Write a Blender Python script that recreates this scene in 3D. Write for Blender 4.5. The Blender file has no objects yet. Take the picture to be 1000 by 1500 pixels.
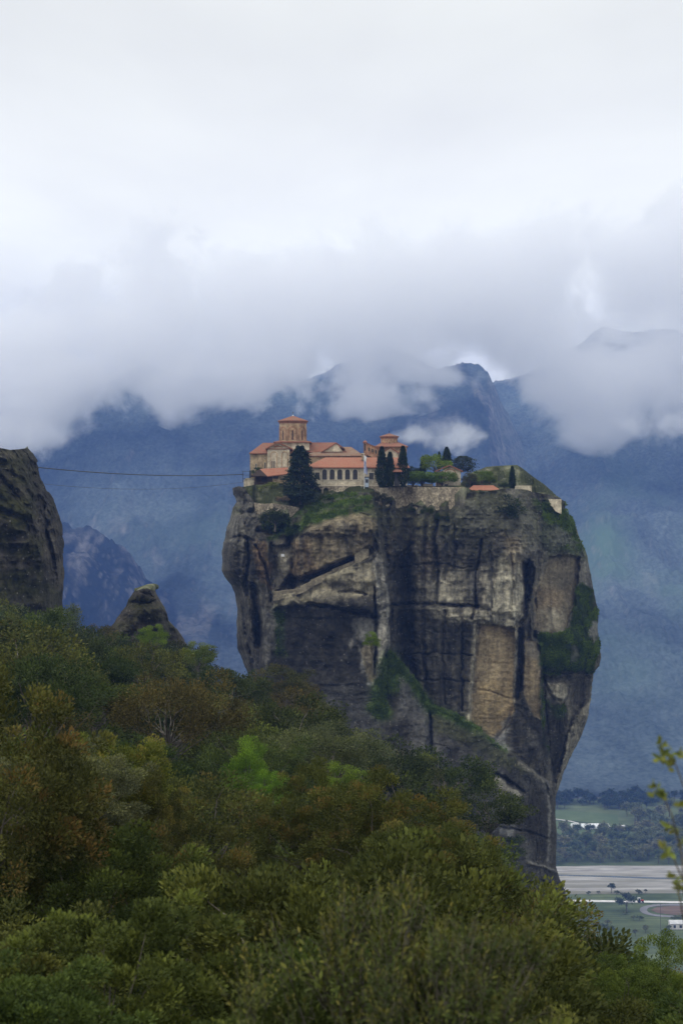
EXPOSURE = 0.0
DECK = 1.55
SUN_E = 1.2
HAZE_COL = (0.195, 0.36, 0.93, 1)
HAZE_D = 0.000115
HAZE_TOP = 560
CLOUD_D = 0.0145
CLOUD_G = 0.5
DENOISE = True
VB = 9
import bpy, bmesh, math, random
import numpy as np
from mathutils import Vector, Matrix

PI = math.pi
R = math.radians
SC = bpy.context.scene
COL = SC.collection
FPX = 2368.0            # focal length of the photograph in its own pixels (1000 wide)


def P(px, py, d):
    """Point of the world that stands d metres ahead, seen at pixel (px, py)."""
    return Vector(((px - 500.0) / FPX * d, d, (750.0 - py) / FPX * d))


# ------------------------------------------------------------------ helpers
def tag(o, label=None, cat=None, group=None, kind=None):
    if label: o['label'] = label
    if cat: o['category'] = cat
    if group: o['group'] = group
    if kind: o['kind'] = kind
    return o


def thing(name, loc, label, cat, group=None, rz=0.0):
    o = bpy.data.objects.new(name, None)
    COL.objects.link(o)
    o.location = loc
    o.rotation_euler = (0, 0, rz)
    o.empty_display_size = 0.3
    return tag(o, label, cat, group)


def link(name, me, mat=None, parent=None, loc=None):
    o = bpy.data.objects.new(name, me)
    COL.objects.link(o)
    if mat is not None and not me.materials:
        me.materials.append(mat)
    if parent is not None: o.parent = parent
    if loc is not None: o.location = loc
    return o


def np_mesh(name, V, F, smooth=True):
    """V (n,3) floats, F (m,k) ints -> mesh"""
    me = bpy.data.meshes.new(name)
    V = np.asarray(V, np.float32); F = np.asarray(F, np.int32)
    m, k = F.shape
    me.vertices.add(len(V)); me.loops.add(m * k); me.polygons.add(m)
    me.vertices.foreach_set('co', V.ravel())
    me.loops.foreach_set('vertex_index', F.ravel())
    me.polygons.foreach_set('loop_start', np.arange(0, m * k, k, dtype=np.int32))
    me.polygons.foreach_set('loop_total', np.full(m, k, np.int32))
    me.polygons.foreach_set('use_smooth', np.full(m, smooth, bool))
    me.update(calc_edges=True)
    return me


def grid_faces(nr, nc):
    i = np.arange(nr - 1)[:, None] * nc + np.arange(nc - 1)[None, :]
    return np.stack([i, i + 1, i + nc + 1, i + nc], -1).reshape(-1, 4)


def vattr(me, name, arr):
    a = me.attributes.new(name, 'FLOAT', 'POINT')
    a.data.foreach_set('value', np.asarray(arr, np.float32).ravel())


def vcol(me, name, arr):
    a = me.attributes.new(name, 'FLOAT_COLOR', 'POINT')
    arr = np.asarray(arr, np.float32)
    if arr.shape[1] == 3: arr = np.concatenate([arr, np.ones((len(arr), 1), np.float32)], 1)
    a.data.foreach_set('color', arr.ravel())


def _hash(ix, iy, iz, seed):
    h = (ix.astype(np.uint32) * np.uint32(374761393) + iy.astype(np.uint32) * np.uint32(668265263)
         + iz.astype(np.uint32) * np.uint32(2147483647 & 1274126177) + np.uint32((seed * 69069 + 12345) & 0xffffffff))
    h = (h ^ (h >> np.uint32(13))) * np.uint32(1274126177)
    h = h ^ (h >> np.uint32(16))
    h = (h ^ (h >> np.uint32(15))) * np.uint32(2246822519)
    return (h ^ (h >> np.uint32(13))).astype(np.float64) / 4294967295.0


def vnoise(x, y, z, seed=0):
    x = np.asarray(x, float); y = np.asarray(y, float); z = np.asarray(z, float)
    x, y, z = np.broadcast_arrays(x, y, z)
    ix = np.floor(x).astype(np.int64); iy = np.floor(y).astype(np.int64); iz = np.floor(z).astype(np.int64)
    fx = x - ix; fy = y - iy; fz = z - iz
    fx = fx * fx * fx * (fx * (fx * 6 - 15) + 10)
    fy = fy * fy * fy * (fy * (fy * 6 - 15) + 10)
    fz = fz * fz * fz * (fz * (fz * 6 - 15) + 10)
    def c(a, b, e): return _hash((ix + a) & 0xffffffff, (iy + b) & 0xffffffff, (iz + e) & 0xffffffff, seed)
    x00 = c(0, 0, 0) * (1 - fx) + c(1, 0, 0) * fx
    x10 = c(0, 1, 0) * (1 - fx) + c(1, 1, 0) * fx
    x01 = c(0, 0, 1) * (1 - fx) + c(1, 0, 1) * fx
    x11 = c(0, 1, 1) * (1 - fx) + c(1, 1, 1) * fx
    y0 = x00 * (1 - fy) + x10 * fy
    y1 = x01 * (1 - fy) + x11 * fy
    return (y0 * (1 - fz) + y1 * fz) * 2 - 1


def fbm(x, y, z, oct=4, seed=0, gain=0.5):
    s = 0; a = 1; t = 0
    for k in range(oct):
        s = s + a * vnoise(x * 2.03 ** k + 17.3 * k, y * 2.03 ** k + 5.7 * k, z * 2.03 ** k - 9.1 * k, seed + k)
        t += a; a *= gain
    return s / t


def ridged(x, y, z, oct=4, seed=0):
    s = 0; a = 1; t = 0
    for k in range(oct):
        n = 1 - np.abs(vnoise(x * 2.1 ** k + 3.1 * k, y * 2.1 ** k, z * 2.1 ** k, seed + k))
        s = s + a * n * n; t += a; a *= 0.5
    return s / t


def sstep(a, b, x):
    t = np.clip((x - a) / (b - a), 0, 1)
    return t * t * (3 - 2 * t)


class NT:
    """tiny node-tree builder"""
    def __init__(s, tree): s.t = tree; s.n = tree.nodes; s.l = tree.links
    def add(s, typ, ins=None, **kw):
        n = s.n.new(typ)
        for k, v in kw.items(): setattr(n, k, v)
        for k, v in (ins or {}).items():
            if isinstance(v, bpy.types.NodeSocket): s.l.new(v, n.inputs[k])
            else: n.inputs[k].default_value = v
        return n
    def math(s, op, a, b=0.0, c=None, clamp=False):
        ins = {0: a, 1: b}
        if c is not None: ins[2] = c
        return s.add('ShaderNodeMath', ins, operation=op, use_clamp=clamp).outputs[0]
    def ramp(s, fac, stops, interp='LINEAR'):
        n = s.add('ShaderNodeValToRGB', {0: fac}); r = n.color_ramp; r.interpolation = interp
        while len(r.elements) < len(stops): r.elements.new(0.5)
        for e, (p, c) in zip(r.elements, stops):
            e.position = p; e.color = (c, c, c, 1) if not hasattr(c, '__len__') else (*c[:3], 1)
        return n.outputs[0]
    def mix(s, fac, a, b, blend='MIX'):
        n = s.add('ShaderNodeMix', data_type='RGBA', blend_type=blend)
        for i, v in ((0, fac), (6, a), (7, b)):
            if isinstance(v, bpy.types.NodeSocket): s.l.new(v, n.inputs[i])
            else: n.inputs[i].default_value = v if i == 0 else (*v[:3], 1)
        return n.outputs[2]
    def noise(s, vec, scale, detail=4, rough=0.55, dist=0.0, out=0):
        n = s.add('ShaderNodeTexNoise', {'Vector': vec, 'Scale': scale, 'Detail': detail, 'Roughness': rough, 'Distortion': dist})
        return n.outputs[out]
    def curve(s, fac, pts):
        n = s.add('ShaderNodeFloatCurve', {1: fac}); c = n.mapping.curves[0]
        while len(c.points) < len(pts): c.points.new(0.5, 0.5)
        for p, (x, y) in zip(c.points, pts): p.location = (x, y); p.handle_type = 'AUTO'
        n.mapping.update()
        return n.outputs[0]
    def obj(s): return s.add('ShaderNodeTexCoord').outputs['Object']
    def mapping(s, vec, scale=(1, 1, 1), loc=(0, 0, 0)):
        return s.add('ShaderNodeMapping', {'Vector': vec, 'Scale': scale, 'Location': loc}).outputs[0]
    def attr(s, name, out=2): return s.add('ShaderNodeAttribute', attribute_name=name).outputs[out]


def material(name):
    m = bpy.data.materials.new(name); m.use_nodes = True
    m.node_tree.nodes.clear()
    t = NT(m.node_tree)
    out = t.add('ShaderNodeOutputMaterial')
    return m, t, out


def surf(name, build, rough=0.85, bump=None, spec=0.2):
    """build(t) -> colour socket or colour;  optional bump(t) -> (height socket, strength, distance)"""
    m, t, out = material(name)
    c = build(t) if callable(build) else build
    b = t.add('ShaderNodeBsdfPrincipled', {'Roughness': rough, 'Specular IOR Level': spec})
    if isinstance(c, bpy.types.NodeSocket): t.l.new(c, b.inputs['Base Color'])
    else: b.inputs['Base Color'].default_value = (*c[:3], 1)
    if bump:
        h, st, di = bump(t)
        bn = t.add('ShaderNodeBump', {'Height': h, 'Strength': st, 'Distance': di})
        t.l.new(bn.outputs[0], b.inputs['Normal'])
    t.l.new(b.outputs[0], out.inputs['Surface'])
    return m


# ------------------------------------------------------------------ camera
cam = bpy.data.cameras.new('camera')
cam.sensor_fit = 'HORIZONTAL'; cam.sensor_width = 24.0
cam.lens = 24.0 * FPX / 1000.0
cam.clip_start = 0.5; cam.clip_end = 20000
cam.dof.use_dof = True; cam.dof.focus_distance = 450; cam.dof.aperture_fstop = 4.0
CAM = bpy.data.objects.new('camera', cam); COL.objects.link(CAM)
CAM.rotation_euler = (R(90), 0, 0)
SC.camera = CAM
SC.view_settings.view_transform = 'Standard'
SC.view_settings.look = 'None'
SC.view_settings.exposure = EXPOSURE
SC.view_settings.gamma = 1
SC.cycles.use_denoising = DENOISE
SC.cycles.volume_bounces = VB
SC.cycles.max_bounces = max(8, VB); SC.cycles.diffuse_bounces = 3; SC.cycles.glossy_bounces = 2
SC.cycles.transparent_max_bounces = 8
SC.cycles.volume_max_steps = 256

# ------------------------------------------------------------------ sky: an overcast layer over a Nishita sky
SUN_EL, SUN_AZ = R(46), R(-125)          # azimuth measured from straight ahead, + to the right
W = bpy.data.worlds.new('World'); SC.world = W; W.use_nodes = True
W.node_tree.nodes.clear(); t = NT(W.node_tree)
sky = t.add('ShaderNodeTexSky', sky_type='NISHITA', sun_disc=False, sun_elevation=SUN_EL, sun_rotation=SUN_AZ,
            altitude=500, air_density=1.2, dust_density=2.0)
gen = t.add('ShaderNodeTexCoord').outputs['Generated']
sep = t.add('ShaderNodeSeparateXYZ', {0: gen})
zup = t.math('MAXIMUM', sep.outputs[2], 0.04)
# project the view direction on a flat cloud deck, so that the layer streaks with perspective
flat = t.add('ShaderNodeCombineXYZ', {0: t.math('DIVIDE', sep.outputs[0], zup), 1: t.math('DIVIDE', sep.outputs[1], zup), 2: 0.0}).outputs[0]
n1 = t.noise(t.mapping(flat, (0.55, 0.22, 1), (3.1, 7.7, 0)), 1.0, 5, 0.5, 0.4)
n2 = t.noise(t.mapping(flat, (1.6, 0.5, 1), (1.1, 2.7, 0)), 1.0, 4, 0.55, 0.3)
nn = t.math('ADD', t.math('MULTIPLY', n1, 0.75), t.math('MULTIPLY', n2, 0.25))
elev = t.curve(sep.outputs[2], [(0, 0.70), (0.12, 0.80), (0.165, 0.83), (0.205, 0.81), (0.25, 0.74), (0.30, 0.69), (0.42, 0.84), (0.6, 1.0), (1, 1.0)])
deck = t.ramp(nn, [(0.36, (0.905, 0.91, 0.865)), (0.62, (1.05, 1.06, 0.985))])
deckc = t.mix(1.0, deck, t.add('ShaderNodeCombineColor', {0: elev, 1: elev, 2: elev}).outputs[0], 'MULTIPLY')
b_sky = t.add('ShaderNodeBackground', {'Color': sky.outputs[0], 'Strength': 0.05})
b_deck = t.add('ShaderNodeBackground', {'Color': deckc, 'Strength': DECK})
add = t.add('ShaderNodeMixShader', {0: 0.93, 1: b_sky.outputs[0], 2: b_deck.outputs[0]})
t.l.new(add.outputs[0], t.add('ShaderNodeOutputWorld').inputs[0])

sun = bpy.data.lights.new('sun', 'SUN'); sun.energy = SUN_E; sun.angle = R(16); sun.color = (1.0, 0.95, 0.88)
so = bpy.data.objects.new('sun', sun); COL.objects.link(so)
sd = Vector((math.sin(SUN_AZ) * math.cos(SUN_EL), math.cos(SUN_AZ) * math.cos(SUN_EL), math.sin(SUN_EL)))
so.rotation_euler = sd.to_track_quat('Z', 'Y').to_euler()

# ------------------------------------------------------------------ air and clouds
def box_mesh(name, lo, hi):
    bm = bmesh.new(); bmesh.ops.create_cube(bm, size=1.0)
    lo = Vector(lo); hi = Vector(hi)
    for v in bm.verts: v.co = Vector([(lo[i] + hi[i]) / 2 + v.co[i] * (hi[i] - lo[i]) for i in range(3)])
    me = bpy.data.meshes.new(name); bm.to_mesh(me); bm.free(); return me

m_haze, t, out = material('valley_air')
pv = t.add('ShaderNodeVolumePrincipled', {'Color': HAZE_COL, 'Density': HAZE_D, 'Anisotropy': 0.0})
t.l.new(pv.outputs[0], out.inputs['Volume'])
m_haze.cycles.homogeneous_volume = True
hz = link('haze', box_mesh('haze', (-5200, -400, -345), (5200, 5600, HAZE_TOP)), m_haze)
tag(hz, 'blue valley haze that fades the far mountain', 'haze', kind='stuff')


def cloud(name, lo, hi, top, base, dens, scale, amp, ztop=90, zbase=45, yedge=120, xedge=150, rate=0.35, seed=0.0, label=None, detail=6, squash=1.0, bias=0.40, gain=2.2):
    """one cloud as a volume; top/base are lists of (x, z) in metres"""
    m, t, out = material(name)
    p = t.add('ShaderNodeNewGeometry').outputs['Position']
    s = t.add('ShaderNodeSeparateXYZ', {0: p})
    x0, x1 = lo[0], hi[0]; z0, z1 = lo[2], hi[2]
    u = t.add('ShaderNodeMapRange', {0: s.outputs[0], 1: x0, 2: x1, 3: 0.0, 4: 1.0}).outputs[0]
    f = lambda pts: [((x - x0) / (x1 - x0), (z - z0) / (z1 - z0)) for x, z in pts]
    zt = t.math('MULTIPLY_ADD', t.curve(u, f(top)), z1 - z0, z0)
    zb = t.math('MULTIPLY_ADD', t.curve(u, f(base)), z1 - z0, z0)
    mt = t.math('DIVIDE', t.math('SUBTRACT', zt, s.outputs[2]), ztop)
    mb = t.math('DIVIDE', t.math('SUBTRACT', s.outputs[2], zb), zbase)
    my = t.math('DIVIDE', t.math('SUBTRACT', (hi[1] - lo[1]) / 2, t.math('ABSOLUTE', t.math('SUBTRACT', s.outputs[1], (lo[1] + hi[1]) / 2))), yedge)
    mx = t.math('DIVIDE', t.math('SUBTRACT', (hi[0] - lo[0]) / 2, t.math('ABSOLUTE', t.math('SUBTRACT', s.outputs[0], (lo[0] + hi[0]) / 2))), xedge)
    mm = t.math('MINIMUM', t.math('MINIMUM', mt, mb), t.math('MINIMUM', my, mx))
    mm = t.math('MINIMUM', mm, 1.0)
    q = t.mapping(p, (1, squash, 1), (seed * 91.0, seed * 37.0, seed * 53.0))
    n = t.noise(q, scale, detail, 0.63, 0.3)
    d = t.math('ADD', t.math('MULTIPLY', t.math('SUBTRACT', mm, bias), 1.0), t.math('MULTIPLY', t.math('SUBTRACT', n, 0.5), amp))
    d = t.math('MULTIPLY', t.math('MINIMUM', t.math('POWER', t.math('MAXIMUM', t.math('MULTIPLY', d, gain), 0.0), 1.3), 1.0), dens)
    e = t.math('GREATER_THAN', mm, 0.0)
    pv = t.add('ShaderNodeVolumePrincipled', {'Color': (1, 1, 1, 1), 'Density': t.math('MULTIPLY', d, e), 'Anisotropy': CLOUD_G})
    t.l.new(pv.outputs[0], out.inputs['Volume'])
    m.cycles.volume_step_rate = rate
    o = link('cloud', box_mesh('cloud', lo, hi), m)
    return tag(o, label, 'cloud', kind='stuff')


def prof(pts, d): return [((x - 500) / FPX * d, (750 - y) / FPX * d) for x, y in pts]
CL_TOP = prof([(-700, 530), (-200, 490), (0, 440), (60, 398), (150, 342), (280, 318), (390, 352), (490, 326), (560, 338), (680, 314), (850, 316), (950, 285), (1010, 262), (1300, 300), (1700, 380)], 3150)
CL_BASE = prof([(-700, 725), (-200, 725), (0, 708), (60, 680), (130, 648), (180, 620), (215, 616), (260, 635), (320, 632), (400, 616), (500, 620), (600, 610), (660, 592), (700, 582), (730, 596), (770, 630), (850, 660), (930, 680), (1010, 670), (1300, 660), (1700, 700)], 3150)
cloud('cloud_bank', (-1600, 2900, 0), (1600, 3260, 760), CL_TOP, CL_BASE, CLOUD_D, 0.0050, 4.8, ztop=85, zbase=85, yedge=80, rate=0.17, detail=10, squash=0.32, bias=0.36, gain=2.0, label='long grey cloud bank lying over the mountain crest')
def wisp(px0, px1, py0, py1, d, thick, seed, dens, label):
    a = P(px0, py1, d); b = P(px1, py0, d); m = (a.z + b.z) / 2; n = 6
    xs = [a.x + (b.x - a.x) * i / n for i in range(n + 1)]
    env = [0.0, .55, .8, .75, .9, .6, 0.0]
    cloud('wisp', (a.x, d, a.z), (b.x, d + thick, b.z), [(x, m + (b.z - m) * e) for x, e in zip(xs, env)], [(x, m - (m - a.z) * e) for x, e in zip(xs, env)], dens, 0.020, 3.6, ztop=(b.z - a.z) * .5, zbase=(b.z - a.z) * .42, yedge=thick * .35, xedge=(b.x - a.x) * .25, rate=.6, seed=seed, label=label, detail=6)
wisp(560, 735, 600, 672, 1980, 90, 3.0, 0.022, 'small white cloud wisp drifting behind the chapel dome')
wisp(890, 1060, 585, 650, 2850, 140, 5.0, 0.020, 'thin cloud wisp on the right mountainside')
wisp(-60, 110, 590, 690, 2800, 140, 7.0, 0.016, 'thin pale cloud low at the left mountain slope')
# ------------------------------------------------------------------ the mountain across the valley
Z0 = -330.0
def build_mountain():
    uc = np.concatenate([np.linspace(-0.95, -0.26, 110)[:-1], np.linspace(-0.26, 0.26, 620), np.linspace(0.26, 0.95, 110)[1:]])
    dd = np.concatenate([np.linspace(1780, 3000, 230)[:-1], np.linspace(3000, 4250, 240)[:-1], np.linspace(4250, 5300, 20)])
    U, D = np.meshgrid(uc, dd)
    px = 500 + U * FPX
    X = U * D; Y = D
    wob = fbm(X / 420, Y / 420, 0.0, 3, 11) * 60
    pw = px + wob * 0.5
    def crest(tab, d0, back, pw=pw, power=1.25, db=1900.0):
        xs, ys = zip(*tab)
        zc = (750 - np.interp(pw, xs, ys)) / FPX * d0
        tt = np.clip((D - db) / (d0 - db), 0, None)
        front = Z0 + (zc - Z0) * np.minimum(tt, 1) ** power
        bk = zc - (D - d0) * back
        return np.where(D < d0, front, bk)
    A = crest([(-1800, 800), (-700, 740), (-300, 680), (-100, 640), (0, 612), (60, 588), (110, 575), (200, 562), (300, 555), (400, 552), (500, 556), (560, 552), (620, 545), (665, 538), (700, 534), (716, 545), (735, 590), (760, 640), (800, 705), (860, 765), (930, 850), (1000, 950), (1200, 1150)], 3500 + 0 * D, 0.35, pw=px + wob * 0.08)
    B = crest([(-1800, 700), (-700, 640), (0, 600), (120, 580), (170, 556), (212, 533), (250, 548), (300, 570), (420, 570), (500, 530), (560, 508), (600, 520), (650, 552), (700, 562), (740, 555), (790, 542), (830, 515), (880, 478), (915, 486), (950, 480), (1000, 490), (1100, 480), (1400, 560), (2400, 740)], 4150, 0.3, pw=px + wob * 0.1, power=1.12)
    C = crest([(-1800, 640), (-700, 660), (-300, 690), (0, 712), (85, 745), (140, 772), (190, 800), (215, 842), (250, 868), (300, 905), (360, 950), (420, 1010), (520, 1130)], 2550, 0.55, pw=px + wob * 0.12, power=1.0)
    E = crest([(700, 1150), (800, 800), (860, 812), (900, 850), (1000, 935), (1100, 1010), (1300, 1140)], 3050, 0.3, pw=px + wob * 0.12, power=1.0)
    G = crest([(700, 1150), (780, 900), (870, 965), (920, 1000), (1000, 1055), (1100, 1110), (1200, 1150)], 2500, 0.3, pw=px + wob * 0.12, power=1.0)
    H = crest([(-200, 1000), (120, 930), (165, 850), (195, 812), (225, 792), (260, 784), (300, 790), (340, 800), (400, 826), (470, 880), (560, 960), (700, 1100)], 2800, 0.5, pw=px + wob * 0.14, power=1.05)
    Z = np.maximum.reduce([A, B, C, E, G, H])
    rise = np.clip((Z - Z0) / 250, 0, 1)
    amp = 1 - 0.8 * sstep(90, 250, Z)
    Z += amp * rise * (ridged(X / 520, Y / 520, 0.0, 4, 3) - 0.55) * 70
    Z += (0.4 + 0.6 * amp) * rise * fbm(X / 120, Y / 120, 0.0, 4, 5) * 9
    # gullies running down the slope, then the crowns of the far forest
    gx_ = X + fbm(X / 200, Y / 300, 1.0, 3, 13) * 90
    Z += amp * rise * (ridged(gx_ / 170, Y / 900, 0.0, 4, 14) - 0.5) * 42
    Z += rise * fbm(X / 40, Y / 60, 0.0, 3, 6) * 6
    Z += np.clip(rise * 3, 0, 1) * (np.abs(vnoise(X / 9, Y / 9, 0.0, 8)) * 6 + np.abs(vnoise(X / 19, Y / 19, 0.0, 18)) * 4)
    Z = np.minimum(Z, 530)
    Z = np.where(D < 1860, Z - 25, Z)
    # where bare limestone shows
    gx = np.gradient(Z, axis=1) / np.maximum(np.gradient(X, axis=1), 1e-3)
    gy = np.gradient(Z, axis=0) / np.gradient(Y, axis=0)
    steep = np.hypot(gx, gy)
    def blob(cx, cy, rx, ry):
        sy = 750 - Z / D * FPX
        return np.exp(-((px - cx) / rx) ** 2 - ((sy - cy) / ry) ** 2)
    reg = np.clip(blob(245, 830, 90, 45) + blob(130, 800, 70, 50) + blob(715, 610, 50, 90) + blob(640, 620, 90, 60) * 0.6 + blob(270, 900, 80, 60) * 0.7 + blob(945, 840, 30, 40) * .5, 0, 1)
    rk = fbm(X / 26, Y / 200, Z / 60, 4, 21) + 0.6 * fbm(X / 90, Y / 200, Z / 90, 3, 22)
    rock = np.clip((rk * 1.6 - 0.25) * 2.2, 0, 1) * reg * 0.32 + np.clip(steep - 1.1, 0, 1) * 0.3
    me = np_mesh('mountain', np.stack([X, Y, Z], -1).reshape(-1, 3), grid_faces(len(dd), len(uc)))
    vattr(me, 'rock', np.clip(rock, 0, 1))
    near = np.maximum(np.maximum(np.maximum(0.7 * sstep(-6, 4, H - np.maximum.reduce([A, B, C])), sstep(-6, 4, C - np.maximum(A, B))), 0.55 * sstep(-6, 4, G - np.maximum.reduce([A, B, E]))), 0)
    vattr(me, 'scrub', near)  # not plants: nearer spurs painted darker to stand for the thinner haze
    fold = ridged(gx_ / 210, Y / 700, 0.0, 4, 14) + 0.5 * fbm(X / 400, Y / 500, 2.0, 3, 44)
    vattr(me, 'fold', np.clip((fold - 0.25) * 1.5, 0, 1))  # relief shading of the gullies, carried by colour because the light is flat
    meadow = np.clip(blob(950, 880, 110, 120) * .8 + blob(960, 800, 90, 90) * .6 + blob(895, 760, 50, 60) * .6 + blob(640, 800, 60, 60) * .4 + blob(300, 780, 120, 40) * .3, 0, 1)
    vattr(me, 'meadow', meadow * np.clip(0.5 + fbm(X / 140, Y / 140, 0.0, 3, 31) * 1.2, 0, 1))
    def col(t):
        p = t.obj()
        a = t.ramp(t.noise(p, 0.13, 5, 0.7), [(0.36, (0.056, 0.076, 0.090)), (0.64, (0.108, 0.138, 0.150))])  # forest tone pushed to pale blue: distance haze painted into the colour
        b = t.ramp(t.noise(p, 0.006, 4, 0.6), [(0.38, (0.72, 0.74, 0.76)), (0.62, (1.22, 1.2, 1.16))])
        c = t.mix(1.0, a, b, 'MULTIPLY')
        c = t.mix(t.attr('fold'), c, t.mix(1.0, c, (0.42, 0.45, 0.50), 'MULTIPLY'))  # painted shade along the folds
        c = t.mix(t.attr('meadow'), c, (0.095, 0.15, 0.11))
        c = t.mix(t.attr('scrub'), c, t.mix(1.0, c, (0.26, 0.26, 0.32), 'MULTIPLY'))  # nearer spurs darkened in colour, as if seen through less haze
        f = t.math('MULTIPLY', t.attr('rock'), t.ramp(t.noise(p, 0.05, 4, 0.6), [(0.4, 0.25), (0.6, 1.0)]))
        return t.mix(f, c, (0.36, 0.34, 0.33))
    o = link('mountain', me, surf('hazed_forest', col, 0.95, spec=0.0))
    tag(o, 'blue forested mountain ridge across the valley', 'mountain', kind='structure')
build_mountain()
# ------------------------------------------------------------------ rocks
def sdf_poly(px, py, poly, margin=40):
    """signed distance in pixels, + inside; cheap: only near the polygon's box"""
    poly = np.asarray(poly, float)
    out = np.full(px.shape, -1e3)
    x0, y0 = poly.min(0) - margin; x1, y1 = poly.max(0) + margin
    m = (px > x0) & (px < x1) & (py > y0) & (py < y1)
    x = px[m]; y = py[m]
    d2 = np.full(x.shape, 1e12); ins = np.zeros(x.shape, bool)
    n = len(poly)
    for i in range(n):
        ax, ay = poly[i]; bx, by = poly[(i + 1) % n]
        ex, ey = bx - ax, by - ay
        L = ex * ex + ey * ey + 1e-9
        t = np.clip(((x - ax) * ex + (y - ay) * ey) / L, 0, 1)
        d2 = np.minimum(d2, (x - ax - t * ex) ** 2 + (y - ay - t * ey) ** 2)
        c = (ay > y) != (by > y)
        with np.errstate(divide='ignore', invalid='ignore'):
            ins ^= c & (x < ex * (y - ay) / (ey if abs(ey) > 1e-9 else 1e-9) + ax)
    out[m] = np.where(ins, 1, -1) * np.sqrt(d2)
    return out


def dist_line(px, py, pts, margin=40):
    pts = np.asarray(pts, float)
    out = np.full(px.shape, 1e3)
    x0, y0 = pts.min(0) - margin; x1, y1 = pts.max(0) + margin
    m = (px > x0) & (px < x1) & (py > y0) & (py < y1)
    x = px[m]; y = py[m]; d2 = np.full(x.shape, 1e12)
    for (ax, ay), (bx, by) in zip(pts[:-1], pts[1:]):
        ex, ey = bx - ax, by - ay
        t = np.clip(((x - ax) * ex + (y - ay) * ey) / (ex * ex + ey * ey + 1e-9), 0, 1)
        d2 = np.minimum(d2, (x - ax - t * ex) ** 2 + (y - ay - t * ey) ** 2)
    out[m] = np.sqrt(d2)
    return out


def tab(v, pts):
    a, b = zip(*pts)
    return np.interp(v, a, b)


def rock_material(name, pebble=0.9, streak=1.0):
    def col(t):
        p = t.obj()
        c = t.attr('tint', 0)
        n = t.noise(p, pebble, 6, 0.68)
        c = t.mix(1.0, c, t.ramp(n, [(0.33, (0.68, 0.68, 0.68)), (0.5, (0.97, 0.97, 0.97)), (0.66, (1.30, 1.28, 1.24))]), 'MULTIPLY')
        s = t.noise(t.mapping(p, (0.55, 0.55, 0.035)), 1.0, 5, 0.6, 0.4)
        c = t.mix(t.math('MULTIPLY', t.attr('streak'), streak), c, t.mix(1.0, c, t.ramp(s, [(0.36, (0.5, 0.5, 0.5)), (0.64, (1.25, 1.22, 1.16))]), 'MULTIPLY'))
        # pale pebbles of the conglomerate and lichen dots
        v = t.add('ShaderNodeTexVoronoi', {'Vector': p, 'Scale': 1.1, 'Randomness': 1.0})
        dot = t.math('LESS_THAN', v.outputs['Distance'], 0.22)
        pick = t.math('GREATER_THAN', t.add('ShaderNodeSeparateColor', {0: v.outputs['Color']}).outputs[0], 0.80)
        c = t.mix(t.math('MULTIPLY', t.math('MULTIPLY', dot, pick), 0.32), c, (0.34, 0.32, 0.29))
        return c
    def bump(t):
        p = t.obj()
        a = t.noise(p, 0.8, 8, 0.7)
        b = t.noise(t.mapping(p, (0.5, 0.5, 0.9)), 0.35, 5, 0.6)
        return t.math('ADD', a, b), 1.0, 0.9
    return surf(name, col, 0.95, bump, spec=0.08)


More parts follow.
